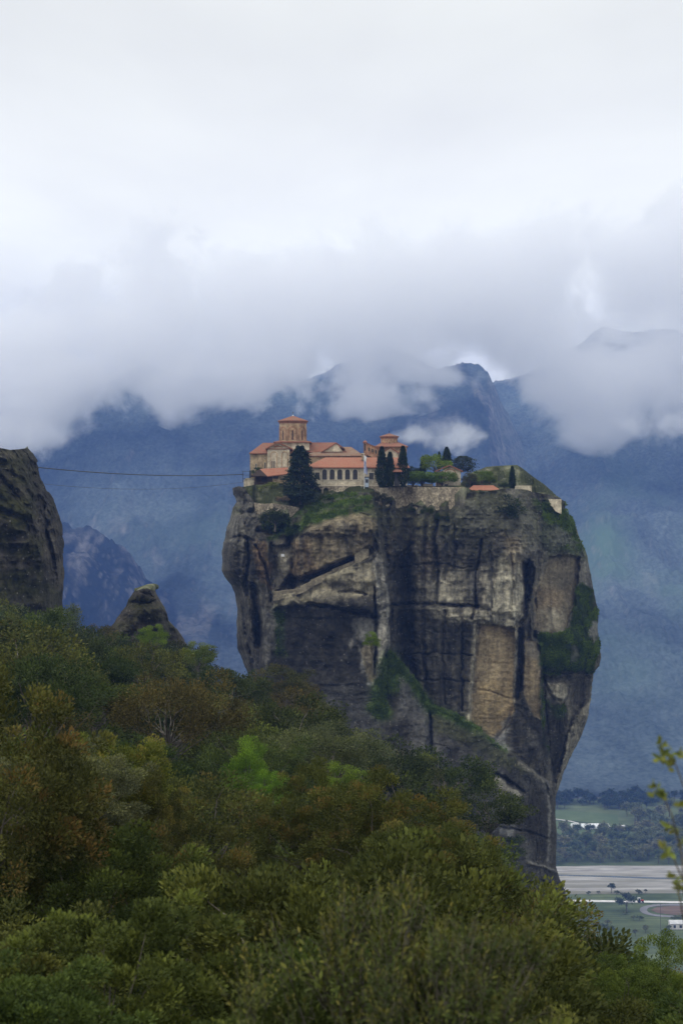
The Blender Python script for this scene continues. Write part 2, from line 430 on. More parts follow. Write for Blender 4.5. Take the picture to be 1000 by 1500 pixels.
RIMS = {}; FRONTS = {}; COLS = {}
def rock_tube(name, s_cols, v_rows, edge, d_mid, rad_front, rad_back, top_rim, plateau, y_bot, relief, colour, mat, expo=2.6, cap_rows=110, back_cols=70, fan=False):
    """A rock seen from the front as the outline edge(py)->(xl,xr); a rounded body whose front carries relief(px,py) metres."""
    s = s_cols
    yt = top_rim(s)
    py = yt[None, :] + v_rows[:, None] * (y_bot - yt)[None, :]
    xl, xr = edge(py)
    px = xl + s[None, :] * (xr - xl)
    q = np.abs(2 * s - 1)
    prof = (1 - q ** expo) ** (1 / expo)                 # 0 at the rims, 1 in the middle
    half = (xr - xl) / 2 / FPX * d_mid
    rel, wgt = relief(px, py, s[None, :] + 0 * px)
    fade = np.clip(prof / 0.45, 0, 1)
    D = d_mid - prof[None, :] * rad_front - rel * fade[None, :]
    X = (px - 500) / FPX * D; Z = (750 - py) / FPX * D
    # isotropic roughness in space
    r1 = fbm(X / 9, D / 9, Z / 13, 4, 41) * 1.0 + fbm(X / 2.6, D / 2.6, Z / 3.4, 4, 47) * 0.62
    strata = fbm(X / 60, D / 60, Z / 2.2, 3, 57) * 0.35
    flute = (ridged(X / 7, D / 7, Z / 60, 3, 52) - 0.5) * 0.9 * np.clip(0.5 + fbm(X / 25, D / 25, Z / 30, 2, 58) * 2.2, 0, 1) * 0.6
    lump = 1 - np.abs(vnoise(X / 3.1, D / 3.1, Z / 2.4, 66)) * 1.6 + (1 - np.abs(vnoise(X / 1.3, D / 1.3, Z / 1.0, 67)) * 1.6) * .5
    chunk = fbm(X / 17, D / 17, Z / 15, 3, 59); r1 = r1 + np.round(chunk * 6) / 6 * 1.7 + chunk * 1.0
    D2 = D - (r1 + strata * 1.3 + flute + lump * 0.55 * (0.5 + 0.9 * sstep(860, 800, py))) * wgt * (0.25 + 0.75 * fade[None, :])
    X = (px - 500) / FPX * D2 + r1 * wgt * (1 - fade[None, :]) * 0.5; Z = (750 - py) / FPX * D2
    Y = D2
    nr, nc = px.shape
    front = np.stack([X, Y, Z], -1)
    RIMS[name] = front[0].copy(); FRONTS[name] = (px, 750 - Z / Y * FPX, Y)
    # back half
    sb = np.linspace(1, 0, back_cols)[1:-1]
    qb = np.abs(2 * sb - 1); pb = (1 - qb ** expo) ** (1 / expo)
    ii = np.interp(sb, s, np.arange(nc))
    i0 = np.floor(ii).astype(int); i0 = np.minimum(i0, nc - 2); f = (ii - i0)
    Xe = front[:, 0, 0][:, None] * (1 - sb)[None] + front[:, -1, 0][:, None] * sb[None]
    Ze = front[:, 0, 2][:, None] * (1 - sb)[None] + front[:, -1, 2][:, None] * sb[None]
    Ye = d_mid + pb[None] * rad_back + fbm(Xe / 14, 0 * Xe + 3, Ze / 20, 3, 71) * 4 * pb[None]
    if fan: Xe = Xe * Ye / d_mid
    back = np.stack([Xe, Ye, Ze], -1)
    ring = np.concatenate([front, back], 1)
    n2 = ring.shape[1]
    idx = np.arange(nr * n2).reshape(nr, n2)
    nxt = np.roll(idx, -1, 1)
    faces = [np.stack([idx[:-1], nxt[:-1], nxt[1:], idx[1:]], -1).reshape(-1, 4)]
    V = [ring.reshape(-1, 3)]
    # top: rows from the front rim to the back rim
    k = np.linspace(0, 1, cap_rows + 2)[1:-1] ** 1.6
    rimF = front[0]; rimB = np.stack([rimF[:, 0], d_mid + prof * rad_back, rimF[:, 2]], -1)
    CY = rimF[:, 1][None] * (1 - k)[:, None] + rimB[:, 1][None] * k[:, None]
    CX = rimF[:, 0][None] * (CY / rimF[:, 1][None] if fan else 1.0) + 0 * CY
    CZ = plateau(CX, CY, rimF[:, 2][None] + 0 * CY, CY - rimF[:, 1][None], k[:, None] + 0 * CY)
    base = nr * n2
    V.append(np.stack([CX, CY, CZ], -1).reshape(-1, 3))
    cap = base + np.arange(cap_rows * nc).reshape(cap_rows, nc)
    rows = np.concatenate([idx[0:1, :nc], cap], 0)
    faces.append(np.stack([rows[1:, :-1], rows[1:, 1:], rows[:-1, 1:], rows[:-1, :-1]], -1).reshape(-1, 4))
    V = np.concatenate(V)
    me = np_mesh(name, V, np.concatenate(faces)[:, ::-1])
    cf, st = colour(px, py, front); COLS[name] = (front, cf)
    cb = np.broadcast_to(np.array([0.10, 0.095, 0.08]), back.shape)
    ring_c = np.concatenate([cf, cb], 1).reshape(-1, 3)
    ring_s = np.concatenate([st, np.ones(back.shape[:2])], 1).ravel()
    n = fbm(CX / 6, CY / 6, 0.0, 3, 90)[..., None]
    n3 = fbm(CX / 2.5, CY / 2.5, CZ / 1.2, 4, 93)[..., None]; cc = np.array([0.058, 0.066, 0.028]) * (1 + 0.6 * n) + np.clip(n + n3 * 1.4 - 0.05, 0, 1) * np.array([0.13, 0.12, 0.10])
    vcol(me, 'tint', np.clip(np.concatenate([ring_c, cc.reshape(-1, 3)]), 0.005, 0.9))
    vattr(me, 'streak', np.concatenate([ring_s, np.zeros(cc.shape[0] * cc.shape[1])]))
    return link(name, me, mat)


M_ROCK = rock_material('conglomerate')
L_EDGE = [(700, 341), (716, 341), (725, 342), (735, 345), (744, 339), (759, 336), (773, 331), (785, 330), (795, 327), (812, 326), (836, 326), (846, 331), (857, 340), (869, 344), (890, 347), (908, 347), (929, 348), (947, 350), (959, 356), (975, 362), (983, 365), (1010, 372), (1060, 385), (1120, 400), (1200, 415), (1380, 430)]
R_EDGE = [(700, 822), (728, 826), (733, 829), (738, 831), (744, 829), (755, 836), (773, 846), (792, 852), (814, 863), (829, 865), (843, 867), (862, 869.5), (885, 872), (904, 874), (923, 875), (946, 878), (962, 879), (976, 876), (986, 868), (1003, 866), (1029, 861), (1048, 857), (1064, 850), (1093, 841), (1112, 833), (1130, 826), (1150, 818), (1164, 814), (1190, 814), (1217, 816), (1237, 815), (1268, 814), (1286, 819), (1298, 824), (1310, 828), (1340, 838), (1380, 850)]
RIM = [(341, 715), (350, 712), (358, 714), (366, 728), (374, 750), (400, 752), (430, 752), (440, 748), (455, 738), (475, 728), (500, 722), (540, 721), (552, 728), (600, 738), (650, 743), (675, 738), (690, 726), (720, 719), (748, 715), (775, 717), (800, 724), (815, 727), (831, 735)]
D_MAIN, RF, RB = 462.0, 30.0, 34.0


def main_edge(py): return tab(py, L_EDGE), tab(py, R_EDGE)


def main_rim(s): return tab(341 + s * 490, RIM)


BLOCK_L = [(300, 690), (552, 700), (548, 735), (556, 770), (560, 800), (568, 840), (571, 880), (570, 945), (562, 985), (548, 1003), (556, 1100), (560, 1400), (300, 1400)]
SKIRT = [(300, 1003), (548, 1003), (556, 978), (566, 954), (572, 958), (584, 970), (600, 985), (612, 1003), (622, 1022), (632, 1036), (650, 1040), (670, 1048), (690, 1062), (715, 1077), (740, 1096), (765, 1118), (785, 1133), (803, 1146), (812, 1170), (830, 1300), (870, 1400), (300, 1400)]
U_BLOCK = [(421, 802), (432, 786), (455, 772), (490, 758), (530, 750), (548, 758), (550, 782), (545, 800), (522, 814), (495, 824), (468, 837), (440, 846), (425, 842)]
CAVE = [(424, 842), (440, 848), (468, 838), (495, 825), (521, 814), (521, 822), (497, 834), (470, 843), (447, 854), (428, 866), (404, 872), (410, 862)]
NICHE = [(400, 800), (424, 797), (430, 830), (426, 858), (402, 862), (399, 835)]
PANEL = [(698, 914), (730, 917), (754, 920), (752, 1000), (752, 1042), (743, 1064), (730, 1082), (716, 1078), (700, 1068), (688, 1058), (690, 1010), (694, 960)]
PILLAR = [(769, 936), (791, 940), (791, 1052), (782, 1050), (769, 1026), (766, 980)]
RP = [(783, 700), (800, 740), (792, 800), (786, 840), (781, 880), (781, 935), (792, 945), (794, 990), (798, 1050), (803, 1100), (810, 1146), (815, 1165), (815, 1400), (1000, 1400), (1000, 700)]
RP_TAN = [(803, 815), (830, 813), (849, 816), (848, 836), (842, 868), (843, 885), (833, 903), (829, 922), (806, 928), (783, 922), (782, 880), (792, 850)]


def warp(px, py, amp=3.0, sc=14.0, seed=0):
    return (px + fbm(px / sc, py / sc, 1.0, 3, 100 + seed) * amp, py + fbm(px / sc, py / sc, 5.0, 3, 130 + seed) * amp)


def main_relief(px, py, s):
    wx, wy = warp(px, py, 4.0, 13)
    w2x, w2y = warp(px, py, 2.0, 7, 3)
    R0 = np.zeros_like(px)
    W0 = np.full_like(px, 1.0)
    # main wall: shallow bays
    R0 += fbm(px / 34, py / 120, 0.0, 3, 5) * 2.2
    # dark recess right of the left block
    g = dist_line(wx, wy, [(588, 735), (592, 800), (594, 880), (592, 960), (596, 1000)])
    R0 -= 6.5 * np.exp(-(g / 13) ** 2)
    g = dist_line(wx, wy, [(606, 745), (603, 790), (598, 820)]); R0 -= 2.5 * np.exp(-(g / 4) ** 2)
    for x0 in (562, 575, 619, 634, 652):
        g = dist_line(wx, wy, [(x0 + 6, 740), (x0 + 3, 790), (x0, 850)]); R0 -= 1.4 * np.exp(-(g / 3.5) ** 2)
    # bedding crack and the ledge under it
    g = dist_line(w2x, w2y, [(572, 886), (600, 885), (640, 886), (672, 887), (700, 889)])
    R0 -= 2.2 * np.exp(-(g / 2.2) ** 2)
    R0 += np.where((px > 575) & (px < 700), 1.3 * sstep(0, 5, py - 888) * sstep(40, 5, py - 888), 0)
    g = dist_line(w2x, w2y, [(705, 790), (703, 815), (697, 838), (696, 870), (697, 890), (690, 906)]); R0 -= 2.6 * np.exp(-(g / 2.0) ** 2)
    # bulging boss above the panel
    a = sdf_poly(wx, wy, [(700, 800), (735, 790), (765, 800), (766, 850), (764, 895), (755, 910), (715, 905), (700, 890)])
    R0 += 2.8 * sstep(-6, 14, a)
    a = sdf_poly(wx, wy, [(650, 903), (700, 893), (740, 905), (763, 917), (755, 925), (720, 914), (690, 912), (655, 910)])
    R0 += 1.3 * sstep(-2, 5, a)
    for pts, dp, wd in (([(640, 755), (638, 800), (641, 850), (639, 884)], 2.0, 2.2), ([(664, 760), (667, 800), (662, 835)], 1.6, 2.4), ([(676, 890), (678, 930), (674, 985), (677, 1040)], 1.5, 2.0), ([(650, 895), (648, 960), (652, 1030)], 1.3, 2.2), ([(618, 890), (620, 960), (625, 1010)], 1.4, 2.4),
                        ([(585, 830), (640, 826), (690, 832)], 0.9, 1.6), ([(600, 958), (640, 956), (690, 960)], 1.0, 1.4), ([(610, 1000), (650, 997), (688, 1000)], 0.8, 1.3), ([(720, 800), (722, 850), (719, 890)], 1.0, 2.0), ([(748, 800), (750, 850), (747, 890)], 0.9, 2.0)):
        g = dist_line(wx, wy, pts); R0 -= dp * np.exp(-(g / wd) ** 2)
    # fallen panel and the pillar beside it
    a = sdf_poly(w2x, w2y, PANEL); R0 -= 3.4 * sstep(-1.5, 1.5, a)
    ina = sstep(-1, 3, a); W0 = W0 * (1 - 0.72 * ina)
    R0 += ina * fbm(px / 12, py / 3.5, 0.0, 3, 9) * 0.16
    g = dist_line(w2x, w2y, [(700, 1010), (718, 1012), (740, 1022), (750, 1024)]); R0 -= 0.6 * np.exp(-(g / 1.3) ** 2)
    a = sdf_poly(w2x, w2y, PILLAR); R0 -= 1.4 * sstep(-1.5, 1.5, a); W0 = W0 * (1 - 0.6 * sstep(-1, 3, a))
    g = dist_line(w2x, w2y, [(762, 925), (762, 970), (760, 1000), (756, 1022)]); R0 -= 5.0 * np.exp(-(g / 5.0) ** 4)
    # slot at the corner
    g = dist_line(w2x, w2y, [(771, 824), (771, 850), (772, 880), (768, 903), (758, 918)]); R0 -= 5.0 * np.exp(-(g / 4.5) ** 2)
    a = sdf_poly(w2x, w2y, [(762, 822), (780, 823), (784, 835), (777, 872), (768, 895), (766, 850)]); R0 -= 3 * sstep(-1, 2, a)
    g = dist_line(w2x, w2y, [(774, 935), (776, 905), (779, 880), (786, 842), (790, 812)]); R0 -= 3.0 * np.exp(-(g / 3.2) ** 2)
    # ribs and boulders under the summit
    for (cx, cy, rx, ry, h) in ((693, 740, 22, 22, 3.5), (712, 775, 24, 20, 2.0), (745, 742, 26, 22, 2.5), (768, 780, 12, 45, 3.0), (735, 790, 14, 30, 2.0), (660, 760, 20, 26, 2.0), (620, 765, 12, 26, 1.5), (580, 752, 16, 14, 1.8)):
        R0 += h * np.exp(-((wx - cx) / rx) ** 2 - ((wy - cy) / ry) ** 2)
    # overall batter: the wall leans back a little towards the summit
    R0 -= 4.0 * sstep(800, 720, py) * sstep(560, 620, px)
    # right pillar, set back, with brow, hollow, bulge and undercut
    a = sdf_poly(w2x, w2y, RP, 60)
    r = -6.0 + 3.5 * sstep(835, 790, py) + 3.0 * np.exp(-((wx - 830) / 45) ** 2 - ((wy - 950) / 45) ** 2)
    b = sdf_poly(w2x, w2y, RP_TAN); r = r - 3.6 * sstep(-1.5, 2.5, b)
    W0 = W0 * (1 - 0.5 * sstep(0, 4, b))
    g = dist_line(w2x, w2y, [(792, 985), (830, 988), (868, 986)]); r = r - 2.4 * np.exp(-(g / 2.5) ** 2)
    r = r - 4.5 * sstep(985, 996, wy) * sstep(1100, 1000, wy)
    bb = sdf_poly(wx, wy, [(800, 1000), (838, 1003), (832, 1020), (822, 1030), (806, 1020)]); r = r + 2.5 * sstep(-3, 4, bb)
    bb = sdf_poly(w2x, w2y, [(862, 1020), (856, 1050), (840, 1095), (826, 1128), (815, 1162), (813, 1150), (825, 1105), (830, 1075), (846, 1040)]); r = r + 3.0 * sstep(-2, 3, bb)
    g = dist_line(wx, wy, [(828, 760), (812, 775), (800, 805)]); r = r - 1.5 * np.exp(-(g / 4) ** 2)
    k = sstep(-2.5, 2.5, a)
    R0 = R0 * (1 - k) + r * k
    g = dist_line(w2x, w2y, [(783, 872), (781, 900), (782, 935), (792, 960), (794, 990), (798, 1050), (802, 1100), (809, 1146)]); R0 -= 2.5 * np.exp(-(g / 2.8) ** 2)
    # left block
    a = sdf_poly(w2x, w2y, BLOCK_L, 400)
    L = np.full_like(px, 9.5) + fbm(px / 30, py / 60, 3.0, 3, 15) * 2.0
    L -= 8.0 * sstep(775, 715, wy) * sstep(400, 470, px)               # mossy shoulder leaning back
    st = wy + (wx - 430) * 0.30                                         # tilted benches of the shoulder
    for y0 in (742, 762, 782):
        L += 1.5 * (sstep(y0 - 4, y0 + 4, st) - 0.5) * sstep(425, 440, px) * sstep(790, 775, wy)
    b = sdf_poly(w2x, w2y, U_BLOCK); L += 2.6 * sstep(-2, 5, b)
    b = sdf_poly(w2x, w2y, CAVE); L -= 4.0 * sstep(-3.0, 4.0, b)
    b = sdf_poly(w2x, w2y, NICHE); L -= 2.5 * sstep(-2, 3, b)
    g = dist_line(w2x, w2y, [(423, 788), (429, 815), (430, 838), (427, 858)]); L -= 5.5 * np.exp(-(g / 4.2) ** 2)
    # stepped ledge that carries the path
    b = sdf_poly(wx, wy, [(398, 868), (432, 864), (460, 848), (520, 823), (548, 812), (556, 870), (552, 900), (500, 893), (450, 888), (400, 892)])
    L += 3.4 * sstep(-3, 6, b)
    for (cx, cy, rx, ry, h) in ((500, 862, 26, 9, -1.6), (535, 850, 16, 9, 1.4), (480, 875, 30, 9, 1.2), (520, 884, 34, 8, 1.8), (405, 757, 24, 17, 4.0), (440, 800, 12, 20, 0.8), (383, 812, 12, 26, 2.4), (352, 722, 12, 9, 2.5), (360, 745, 10, 12, 1.8), (345, 800, 10, 35, 2.0), (360, 770, 12, 18, 1.5)):
        L += h * np.exp(-((wx - cx) / rx) ** 2 - ((wy - cy) / ry) ** 2)
    g = dist_line(w2x, w2y, [(449, 886), (475, 889), (508, 895), (530, 900), (552, 904)]); L -= 3.2 * np.exp(-(g / 2.6) ** 2)
    g = dist_line(w2x, w2y, [(498, 868), (515, 866), (530, 868), (536, 871)]); L -= 1.6 * np.exp(-(g / 1.8) ** 2)
    # left columns and clefts
    for pts, dp, wd in (([(362, 788), (366, 820), (360, 850), (362, 872)], 3, 3), ([(371, 862), (374, 885), (378, 915), (380, 945)], 5.5, 6.0), ([(376, 800), (388, 830), (394, 855), (398, 880)], 2.4, 2.2),
                        ([(397, 796), (398, 830), (399, 862)], 2.2, 3), ([(342, 745), (352, 752), (372, 748)], 1.5, 2.5), ([(338, 790), (350, 785), (372, 792)], 1.6, 2.2), ([(345, 862), (356, 880), (360, 930), (372, 970)], 2, 3),
                        ([(357, 738), (356, 756), (360, 768)], 1.6, 2.4), ([(378, 778), (398, 782), (418, 770), (428, 752)], 2.0, 3)):
        g = dist_line(w2x, w2y, pts); L -= dp * np.exp(-(g / wd) ** 2)
    L -= 3.5 * sstep(388, 380, wx + (wy - 900) * 0.02) * sstep(880, 930, wy)
    # pale fin at the block's right corner
    b = sdf_poly(w2x, w2y, [(546, 800), (556, 812), (566, 848), (571, 885), (570, 945), (561, 985), (549, 1003), (552, 960), (553, 900), (548, 850)]); L += 1.6 * sstep(-1.5, 2.5, b)
    g = dist_line(w2x, w2y, [(549, 860), (551, 920), (549, 990)]); L -= 2.2 * np.exp(-(g / 1.8) ** 2)
    b = sdf_poly(w2x, w2y, [(527, 945), (545, 935), (549, 998), (543, 1003), (537, 985)]); L -= 1.5 * sstep(-1.5, 2, b)
    g = dist_line(w2x, w2y, [(545, 775), (552, 792), (556, 806), (552, 822)]); L += 1.2 * np.exp(-(g / 2.5) ** 2)
    g = dist_line(w2x, w2y, [(500, 1024), (515, 1022), (530, 1022), (546, 1025)]); L -= 1.5 * np.exp(-(g / 1.5) ** 2)
    W0 = np.where((a > 3) & (py > 905) & (px > 395), W0 * 0.6, W0)
    k = sstep(-2.5, 2.5, a)
    R0 = R0 * (1 - k) + L * k
    # sloping skirt at the foot
    a = sdf_poly(w2x, w2y, SKIRT, 400)
    S = 4.5 + np.minimum(np.clip(a, 0, None) * 0.19 * 0.55, 9.0) + fbm(px / 26, py / 40, 7.0, 3, 25) * 1.2
    S = np.where(px < 562, np.maximum(S, 9.5 + np.clip(py - 1003, 0, None) * 0.02), S)
    g = dist_line(w2x, w2y, [(631, 1036), (631, 1080), (630, 1140)]); S -= 3.0 * np.exp(-(g / 2.0) ** 2)
    S += 1.8 * sstep(628, 622, wx) * sstep(1035, 1060, wy) * sstep(560, 575, px)
    g = dist_line(w2x, w2y, [(726, 1134), (740, 1142), (755, 1152), (765, 1160)]); S -= 2.6 * np.exp(-(g / 2.6) ** 2)
    g = dist_line(w2x, w2y, [(735, 1213), (765, 1217), (790, 1225), (803, 1230)]); S -= 1.2 * np.exp(-(g / 1.6) ** 2)
    g = dist_line(w2x, w2y, [(772, 1265), (795, 1270), (815, 1279)]); S += 1.6 * np.exp(-(g / 3) ** 2)
    g = dist_line(w2x, w2y, [(792, 1288), (805, 1300), (820, 1304)]); S -= 1.8 * np.exp(-(g / 2) ** 2)
    g = dist_line(w2x, w2y, [(800, 1150), (806, 1180), (806, 1230), (804, 1262)]); S -= 1.6 * np.exp(-(g / 2.2) ** 2)
    k = sstep(-2.0, 2.0, a)
    R0 = R0 * (1 - k) + S * k
    return R0, W0


TAN = np.array([0.36, 0.275, 0.165]); PALE = np.array([0.40, 0.36, 0.28]); GREY = np.array([0.27, 0.252, 0.22])
DARK = np.array([0.050, 0.046, 0.040]); MID = np.array([0.135, 0.122, 0.098]); BROWN = np.array([0.175, 0.118, 0.07])
MOSS = np.array([0.028, 0.045, 0.014]); GREEN = np.array([0.072, 0.115, 0.020]); OLIVE = np.array([0.085, 0.088, 0.035]); WHITE = np.array([0.5, 0.49, 0.47])


def main_colour(px, py, front):
    n1 = fbm(px / 22, py / 60, 0.0, 4, 61)
    n2 = fbm(px / 9, py / 16, 2.0, 4, 63)
    C = DARK + (MID * 1.25 - DARK) * np.clip(0.5 + n1 * 1.1, 0, 1)[..., None]
    S = np.ones_like(px)
    wx, wy = warp(px, py, 7.0, 16, 9)
    w2x, w2y = warp(px, py, 2.5, 6, 12)

    def paint(poly, col, op=1.0, soft=6, rag=0.35, tight=False):
        nonlocal C
        a = sdf_poly(w2x if tight else wx, w2y if tight else wy, poly)
        m = sstep(-soft, soft, a + n2 * soft * rag * 3) * op
        C = C * (1 - m[..., None]) + col * m[..., None]
        return m

    def line(pts, col, w, op=1.0):
        nonlocal C
        g = dist_line(w2x, w2y, pts)
        m = np.exp(-(g / w) ** 2) * op
        C = C * (1 - m[..., None]) + col * m[..., None]
    # main wall
    paint([(560, 740), (640, 740), (640, 800), (600, 830), (560, 800)], MID * 0.95, 0.6, 14)
    paint([(575, 745), (606, 750), (604, 800), (585, 830), (566, 800)], BROWN * 0.9, 0.5, 8)
    paint([(612, 760), (640, 755), (645, 830), (615, 850)], BROWN * 0.7, 0.45, 8)
    paint([(545, 745), (700, 740), (690, 790), (640, 780), (545, 770)], OLIVE * 0.9, 0.35, 10)
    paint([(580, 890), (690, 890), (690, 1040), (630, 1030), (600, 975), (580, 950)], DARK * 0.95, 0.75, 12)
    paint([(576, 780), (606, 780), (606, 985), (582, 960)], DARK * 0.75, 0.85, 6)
    paint([(640, 842), (675, 835), (678, 882), (634, 884)], PALE * 0.9, 0.9, 7)
    paint([(690, 835), (703, 838), (703, 880), (692, 885)], GREY, 0.75, 4)
    paint([(710, 835), (735, 810), (760, 795), (768, 830), (768, 880), (764, 905), (715, 900), (705, 880)], PALE * 1.05, 0.97, 8)
    paint([(735, 780), (768, 785), (766, 830), (740, 830)], TAN * 0.8, 0.6, 8)
    paint([(628, 890), (700, 890), (720, 900), (762, 915), (756, 926), (700, 915), (655, 912), (630, 905)], PALE, 0.75, 4)
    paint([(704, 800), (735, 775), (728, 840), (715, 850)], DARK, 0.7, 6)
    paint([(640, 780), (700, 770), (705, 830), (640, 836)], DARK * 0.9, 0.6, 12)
    # fallen panel
    m = paint(PANEL, TAN, 1.0, 1.5, 0.1, True)
    S -= m * 0.55
    bands = fbm(px / 60, py / 3.2, 4.0, 3, 77)
    C += (m * np.clip(bands, -1, 0.3) * 0.06)[..., None] * np.array([1, 0.85, 0.6])
    m = paint([(698, 1000), (750, 1000), (744, 1060), (728, 1080), (690, 1056)], TAN * np.array([1.08, 1.02, 0.85]), 0.5, 8)
    line([(697, 916), (694, 960), (690, 1010), (687, 1056)], PALE * 1.05, 3.4, 0.9)
    line([(701, 918), (699, 960)], DARK * 1.5, 2.0, 0.6)
    paint([(752, 1040), (748, 1062), (738, 1085), (750, 1100), (738, 1098), (722, 1082), (740, 1060)], WHITE * 0.62, 0.8, 3)
    m = paint(PILLAR, TAN * 0.85, 0.95, 2, 0.25, True); S -= m * 0.4
    paint([(768, 936), (791, 940), (791, 965), (768, 960)], GREY * 0.7, 0.6, 5)
    paint([(742, 1062), (756, 1030), (766, 1024), (785, 1052), (797, 1085), (802, 1130), (790, 1135), (765, 1110), (744, 1092)], DARK * 1.0, 0.85, 5)
    paint([(770, 1060), (790, 1075), (800, 1125), (786, 1128)], GREY * 0.7, 0.6, 5)
    line([(762, 930), (761, 980), (757, 1020)], DARK * 0.9, 5, 0.85)
    line([(755, 925), (754, 980), (752, 1030)], PALE * 0.9, 1.8, 0.8)
    # slot
    paint([(764, 824), (782, 824), (784, 838), (777, 872), (768, 900), (766, 850)], DARK, 0.75, 3)
    line([(774, 830), (773, 850), (772, 870)], GREY, 1.6, 0.7)
    # right pillar
    paint([(790, 745), (832, 745), (850, 790), (858, 815), (800, 815)], MOSS * 1.6, 0.7, 12)
    paint([(800, 775), (838, 770), (846, 792), (822, 800), (806, 806)], GREY * 0.55, 0.6, 8)
    m = paint(RP_TAN, np.array([0.235, 0.195, 0.135]), 1.0, 3, 0.3, True); S -= m * 0.4
    paint([(808, 838), (845, 836), (838, 865), (812, 868)], DARK * 1.3, 0.55, 9)
    paint([(784, 862), (835, 862), (820, 890), (784, 890)], np.array([0.25, 0.18, 0.11]), 0.55, 7)
    paint([(800, 902), (842, 882), (830, 918), (806, 928), (796, 925)], PALE * 0.85, 0.55, 7, 0.8)
    paint([(847, 815), (866, 832), (867, 860), (850, 850)], GREY * 0.75, 0.8, 4)
    m = paint([(845, 852), (869, 862), (878, 945), (870, 985), (792, 985), (784, 930), (828, 925), (840, 895)], MOSS * 0.8, 0.97, 4); S -= m * 0.8
    paint([(790, 940), (830, 935), (835, 965), (800, 975)], GREEN * 0.5, 0.5, 9)
    paint([(866, 915), (878, 910), (876, 935), (866, 940)], GREY, 0.6, 3)
    paint([(836, 945), (846, 950), (842, 968), (834, 966)], GREY * 0.6, 0.5, 4)
    paint([(800, 1002), (836, 1003), (834, 1018), (823, 1028), (812, 1014), (800, 1020)], PALE * 0.9, 0.9, 3)
    paint([(838, 1003), (864, 990), (860, 1050), (845, 1050)], DARK * 0.75, 0.8, 5)
    paint([(800, 1028), (826, 1030), (828, 1080), (815, 1150), (806, 1120)], DARK * 0.7, 0.85, 4)
    paint([(803, 1030), (824, 1032), (822, 1050), (806, 1048)], MOSS, 0.7, 4)
    paint([(862, 1025), (857, 1050), (840, 1095), (826, 1128), (815, 1162), (813, 1150), (828, 1105), (832, 1075), (848, 1045)], PALE * 0.72, 0.95, 2.5, 0.3, True)
    paint([(790, 945), (796, 985), (800, 1050), (803, 1110), (797, 1080), (791, 1050)], MOSS * 1.5, 0.6, 3)
    # summit ribs
    paint([(730, 720), (765, 725), (790, 810), (770, 830), (745, 790)], GREY * 0.85, 0.55, 8, 0.9)
    paint([(690, 715), (735, 712), (745, 740), (690, 750)], OLIVE * 0.8, 0.6, 8)
    paint([(715, 745), (740, 755), (738, 800), (712, 790)], DARK, 0.5, 8)
    paint([(680, 742), (712, 735), (712, 775), (676, 780)], GREY * 0.9, 0.5, 8, 0.9)
    paint([(780, 730), (835, 745), (848, 785), (800, 760)], GREEN * 0.75, 0.8, 6)
    paint([(820, 758), (842, 768), (852, 790), (846, 796), (825, 778)], GREEN * 0.9, 0.6, 4)
    # left block: shoulder with moss
    BL = sdf_poly(px, py, BLOCK_L, 400) > 0
    paint([(425, 790), (436, 765), (480, 742), (545, 722), (556, 760), (545, 768), (500, 758), (455, 772)], OLIVE * 0.7, 0.85, 6)
    for pts, w, o in (([(424, 780), (450, 765), (490, 755), (505, 752)], 6, 0.9), ([(445, 757), (480, 742), (525, 734), (540, 730)], 5, 0.75), ([(440, 746), (470, 731), (520, 723)], 5, 0.7), ([(395, 790), (412, 780), (422, 777)], 4, 0.75), ([(520, 748), (545, 742)], 4, 0.6), ([(455, 745), (470, 740)], 4, 0.8), ([(425, 755), (440, 750)], 4, 0.8)):
        line(pts, GREEN, w, o)
    paint([(385, 778), (388, 752), (402, 740), (418, 742), (428, 768), (418, 778), (400, 784)], MOSS * 1.3, 0.9, 4)
    paint([(330, 730), (372, 735), (372, 790), (330, 800)], GREY * 0.72, 0.55, 10, 0.8)
    line([(341, 733), (360, 728), (372, 724)], GREY, 3, 0.7)
    line([(346, 720), (358, 722), (370, 720)], DARK * 0.8, 3, 0.8)
    paint([(340, 738), (352, 744), (350, 752), (338, 756)], OLIVE, 0.5, 4)
    paint([(330, 800), (346, 792), (362, 850), (350, 880), (345, 870), (328, 830)], DARK * 1.1, 0.7, 6)
    paint([(366, 795), (386, 790), (396, 830), (398, 865), (380, 845)], BROWN, 0.85, 4)
    paint([(345, 880), (358, 880), (372, 940), (366, 985), (352, 945)], MID * 0.8, 0.7, 6)
    paint([(366, 868), (378, 868), (384, 940), (374, 940)], DARK * 0.6, 0.85, 3)
    paint([(378, 870), (396, 872), (394, 895), (384, 930)], MID * 0.85, 0.7, 4)
    paint([(402, 806), (423, 803), (421, 832), (403, 835)], PALE * 1.0, 0.9, 4)
    paint([(402, 835), (424, 832), (426, 856), (402, 860)], MID * 1.1, 0.8, 5)
    paint(U_BLOCK, np.array([0.22, 0.178, 0.115]), 0.9, 5)
    paint([(427, 800), (450, 785), (462, 835), (430, 842)], BROWN * 1.05, 0.65, 6)
    paint([(500, 770), (515, 768), (520, 800), (505, 812)], GREY * 0.8, 0.45, 6)
    line([(440, 790), (442, 830)], GREY * 0.8, 2.5, 0.5)
    line([(480, 775), (484, 820)], DARK, 2.2, 0.5)
    line([(505, 765), (508, 812)], DARK, 2.0, 0.5)
    paint(CAVE, MID * 0.9, 0.8, 3, 0.2, True)
    paint([(432, 868), (460, 850), (520, 824), (548, 820), (552, 868), (530, 876), (470, 886), (432, 888), (400, 893), (400, 868)], np.array([0.36, 0.315, 0.225]), 0.95, 4)
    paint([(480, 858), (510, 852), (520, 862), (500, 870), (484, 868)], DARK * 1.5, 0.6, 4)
    paint([(455, 878), (480, 872), (548, 876), (552, 900), (510, 892), (470, 888)], DARK * 1.3, 0.7, 5)
